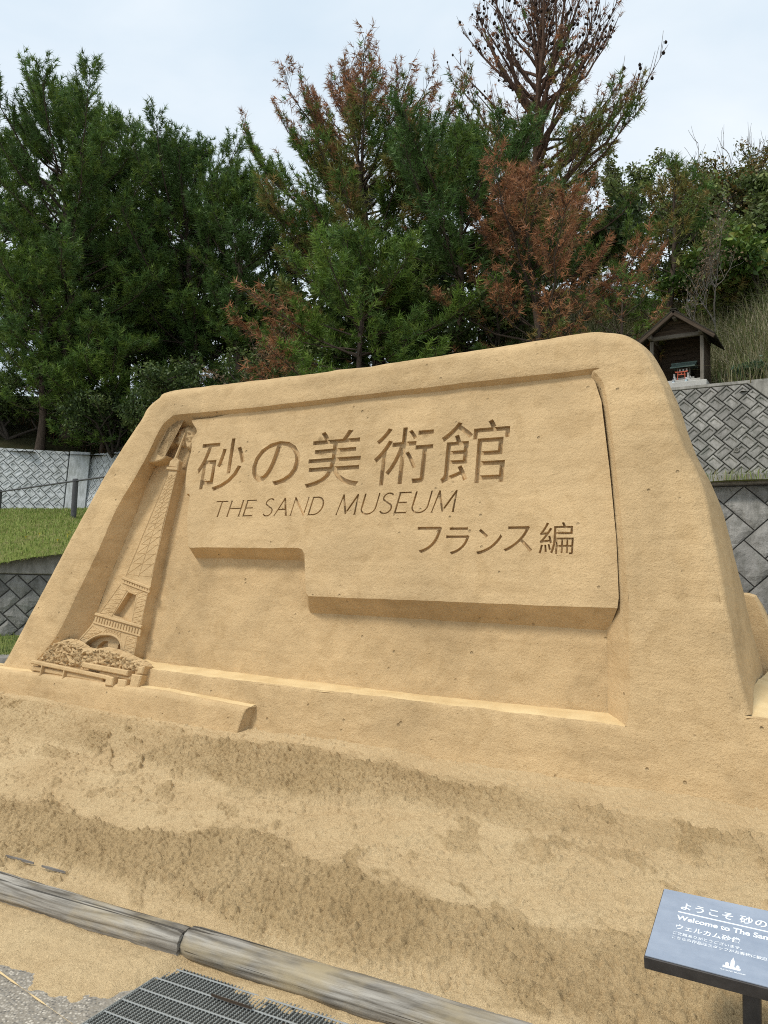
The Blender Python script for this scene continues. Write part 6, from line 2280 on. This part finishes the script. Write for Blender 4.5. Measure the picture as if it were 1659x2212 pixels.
M_CAPROD = Mat('worn_steel', 0.4, 0.5).color((0.30, 0.31, 0.30)).m
sg = float((np.array([-0.84, 3.01]) - la) @ ldir)
grating(sg, 1.25, 0.085, 0.62, 'steel grating half buried in sand at the bottom, left of centre')
grating(-1.9, 1.9 + float((np.array([-1.62, 3.55]) - la) @ ldir), 0.10, 0.40, 'corner of a steel grating at the left picture edge')
# sand filled joint in the paving
j0, j1 = np.array([-2.6, 3.99]), np.array([-0.4, 2.26])
jd = (j1 - j0) / np.linalg.norm(j1 - j0); jn = np.array([-jd[1], jd[0]])
tt_ = np.linspace(0, np.linalg.norm(j1 - j0), 160)
wv = np.clip(0.016 * (fbm(tt_ * 9, tt_ * 0 + 3, 1, 3) - 0.35), 0.0006, None)
A_ = j0 + jd * tt_[:, None] + jn * wv[:, None]; B_ = j0 + jd * tt_[:, None] - jn * wv[:, None]
V = np.vstack([np.column_stack([A_, np.full(160, 0.004)]), np.column_stack([B_, np.full(160, 0.004)])])
F = np.array([(i, i + 1, 160 + i + 1, 160 + i) for i in range(159)])
o = obj_np('paving_joint', V, F, M_LOOSE)
tag(o, kind='structure')

# ------------------------------------------------------------------ information board
eb = np.array([0.868, -0.497, 0.0]); nbk = np.array([0.497, 0.868, 0.0])
tilt = math.atan2(0.0805, 0.3205)
ub = nbk * cos(tilt) + np.array([0, 0, sin(tilt)])
nbd = np.cross(eb, ub)
BL = np.array([0.770, 2.263, 0.50])
BW, BH = 0.60, 0.330
SIGN = empty('information_board', mat=frame_matrix(BL, eb, ub, nbd))
tag(SIGN, 'low slanted blue grey welcome board on a dark post at bottom right', 'information board')
M_BOARD = Mat('sky_sheen_blue_panel', 0.28, 0.5)
bn = M_BOARD.noise(3.0, 5, 0.6, M_BOARD.pos((1, 6, 1), True))
M_BOARD.color(M_BOARD.mix(0.5, M_BOARD.ramp(bn, [(0.3, (0.19, 0.23, 0.30)), (0.7, (0.32, 0.365, 0.44))]), M_BOARD.ramp(M_BOARD.noise(14, 4, 0.7, M_BOARD.pos((1, 1, 1), True)), [(0.3, (0.25, 0.30, 0.38)), (0.7, (0.36, 0.41, 0.49))])))  # base colour lightened to carry the pale sky reflection on the panel
M_BOARD.l.new(M_BOARD.ramp(M_BOARD.noise(9, 5, 0.7, M_BOARD.pos((1, 1, 1), True)), [(0.3, (0.2, 0.2, 0.2)), (0.7, (0.45, 0.45, 0.45))]), M_BOARD.b.inputs['Roughness'])
M_BOARD = M_BOARD.m
M_BFRAME = Mat('dark_bronze_metal', 0.45, 0.4)
M_BFRAME.color(M_BFRAME.ramp(M_BFRAME.noise(25, 4, 0.6), [(0.3, (0.028, 0.024, 0.022)), (0.7, (0.055, 0.048, 0.044))]))
M_BFRAME = M_BFRAME.m
M_INK = Mat('white_print', 0.6, 0.2).color((0.80, 0.83, 0.86)).m
m = MB(); m.box((BW / 2, BH / 2, -0.022), (BW, BH, 0.038), bev=0.002); m.build('frame', M_BFRAME, SIGN)
m = MB(); m.box((BW / 2, BH / 2, -0.0010), (BW - 0.006, BH - 0.006, 0.004), bev=0.0008); bd = m.build('panel', M_BOARD, SIGN)
post_c = np.array([0.268, 0.13])
pw = BL + eb * post_c[0] + ub * post_c[1]
Minv = np.array([eb, ub, nbd])
m = MB()
for zt_, zb_ in ((pw[2] - 0.045, -0.1),):
    h_ = zt_ - zb_
    m.box((pw[0], pw[1], (zt_ + zb_) / 2), (0.046, 0.046, h_), m=[eb, nbk, (0, 0, 1)], bev=0.003)
m.v = [tuple(Minv @ (np.array(v) - BL)) for v in m.v]
m.build('post', M_BFRAME, SIGN)


def text_mesh(body, x, y, size, off, parent, sx=1.0, z=0.0016, spacing=1.0):
    cu = bpy.data.curves.new('lettering', 'FONT')
    cu.body = body
    cu.size = size
    cu.offset = off
    cu.space_character = spacing
    cu.resolution_u = 3
    ob = bpy.data.objects.new('lettering', cu)
    COL.objects.link(ob)
    me = bpy.data.meshes.new_from_object(ob)
    bpy.data.objects.remove(ob); bpy.data.curves.remove(cu)
    me.transform(Matrix.Diagonal((sx, 1, 1, 1)))
    me.materials.append(M_INK)
    o = put(bpy.data.objects.new('lettering', me), parent)
    o.location = (x, y, z)
    return o


text_mesh('ようこそ 砂の美術館', 0.060, 0.2445, 0.0375, 0.0007, SIGN, spacing=1.08)
text_mesh('Welcome to The Sand Museum', 0.061, 0.190, 0.0300, 0.0009, SIGN, sx=0.95)
text_mesh('ウェルカム砂像', 0.061, 0.148, 0.0250, 0.0005, SIGN, spacing=1.04)
text_mesh('ご来館ありがとうございます。', 0.058, 0.1215, 0.0140, 0.0002, SIGN)
text_mesh('こちらの作品はスタッフがお客様に歓迎の気持ちを', 0.058, 0.1020, 0.0140, 0.0002, SIGN)
text_mesh('THE SAND MUSEUM', 0.196, 0.022, 0.0072, 0.0001, SIGN)
m = MB(); m.box((0.305, 0.2270, 0.0014), (0.49, 0.0048, 0.0008)); m.build('rule', M_INK, SIGN)
# emblem: a small sand castle
m = MB()
for poly in ([(0.236, 0.034), (0.292, 0.034), (0.292, 0.045), (0.236, 0.045)], [(0.243, 0.0452), (0.255, 0.0452), (0.255, 0.058), (0.249, 0.064), (0.243, 0.058)],
             [(0.259, 0.0452), (0.272, 0.0452), (0.272, 0.072), (0.2655, 0.094), (0.259, 0.072)], [(0.277, 0.0452), (0.288, 0.0452), (0.288, 0.054), (0.2825, 0.060), (0.277, 0.054)]):
    m.prism([(0.225 + (x - 0.264) * 0.8, 0.034 + (y - 0.034) * 0.8) for x, y in poly], 0.0011, 0.0018, 0.0)
m.build('emblem', M_INK, SIGN)
# weeds at the foot of the post
rng = np.random.default_rng(5)
for k, (dx, dy, lab) in enumerate(((-0.10, -0.02, 'tiny green weed left of the board post'), (0.07, 0.03, 'tiny green weed right of the board post'))):
    c = np.array([pw[0] + dx * eb[0], pw[1] + dx * eb[1]])
    sc_ = (np.array([c[0], c[1], 0]) - P0)
    z_, _, _ = sand_height(np.array(sc_ @ E1), np.array(sc_ @ NH))
    pts_ = np.column_stack([c[0] + rng.normal(0, 0.012, 26), c[1] + rng.normal(0, 0.012, 26), np.full(26, float(z_))])
    w_ = blades(pts_, 0.03, 0.075, 0.006, 1.0, [(0.12, 0.22, 0.03), (0.18, 0.30, 0.05)], 'weed', M_GRASS)
    tag(w_, lab, 'weed', 'weeds by the board post')
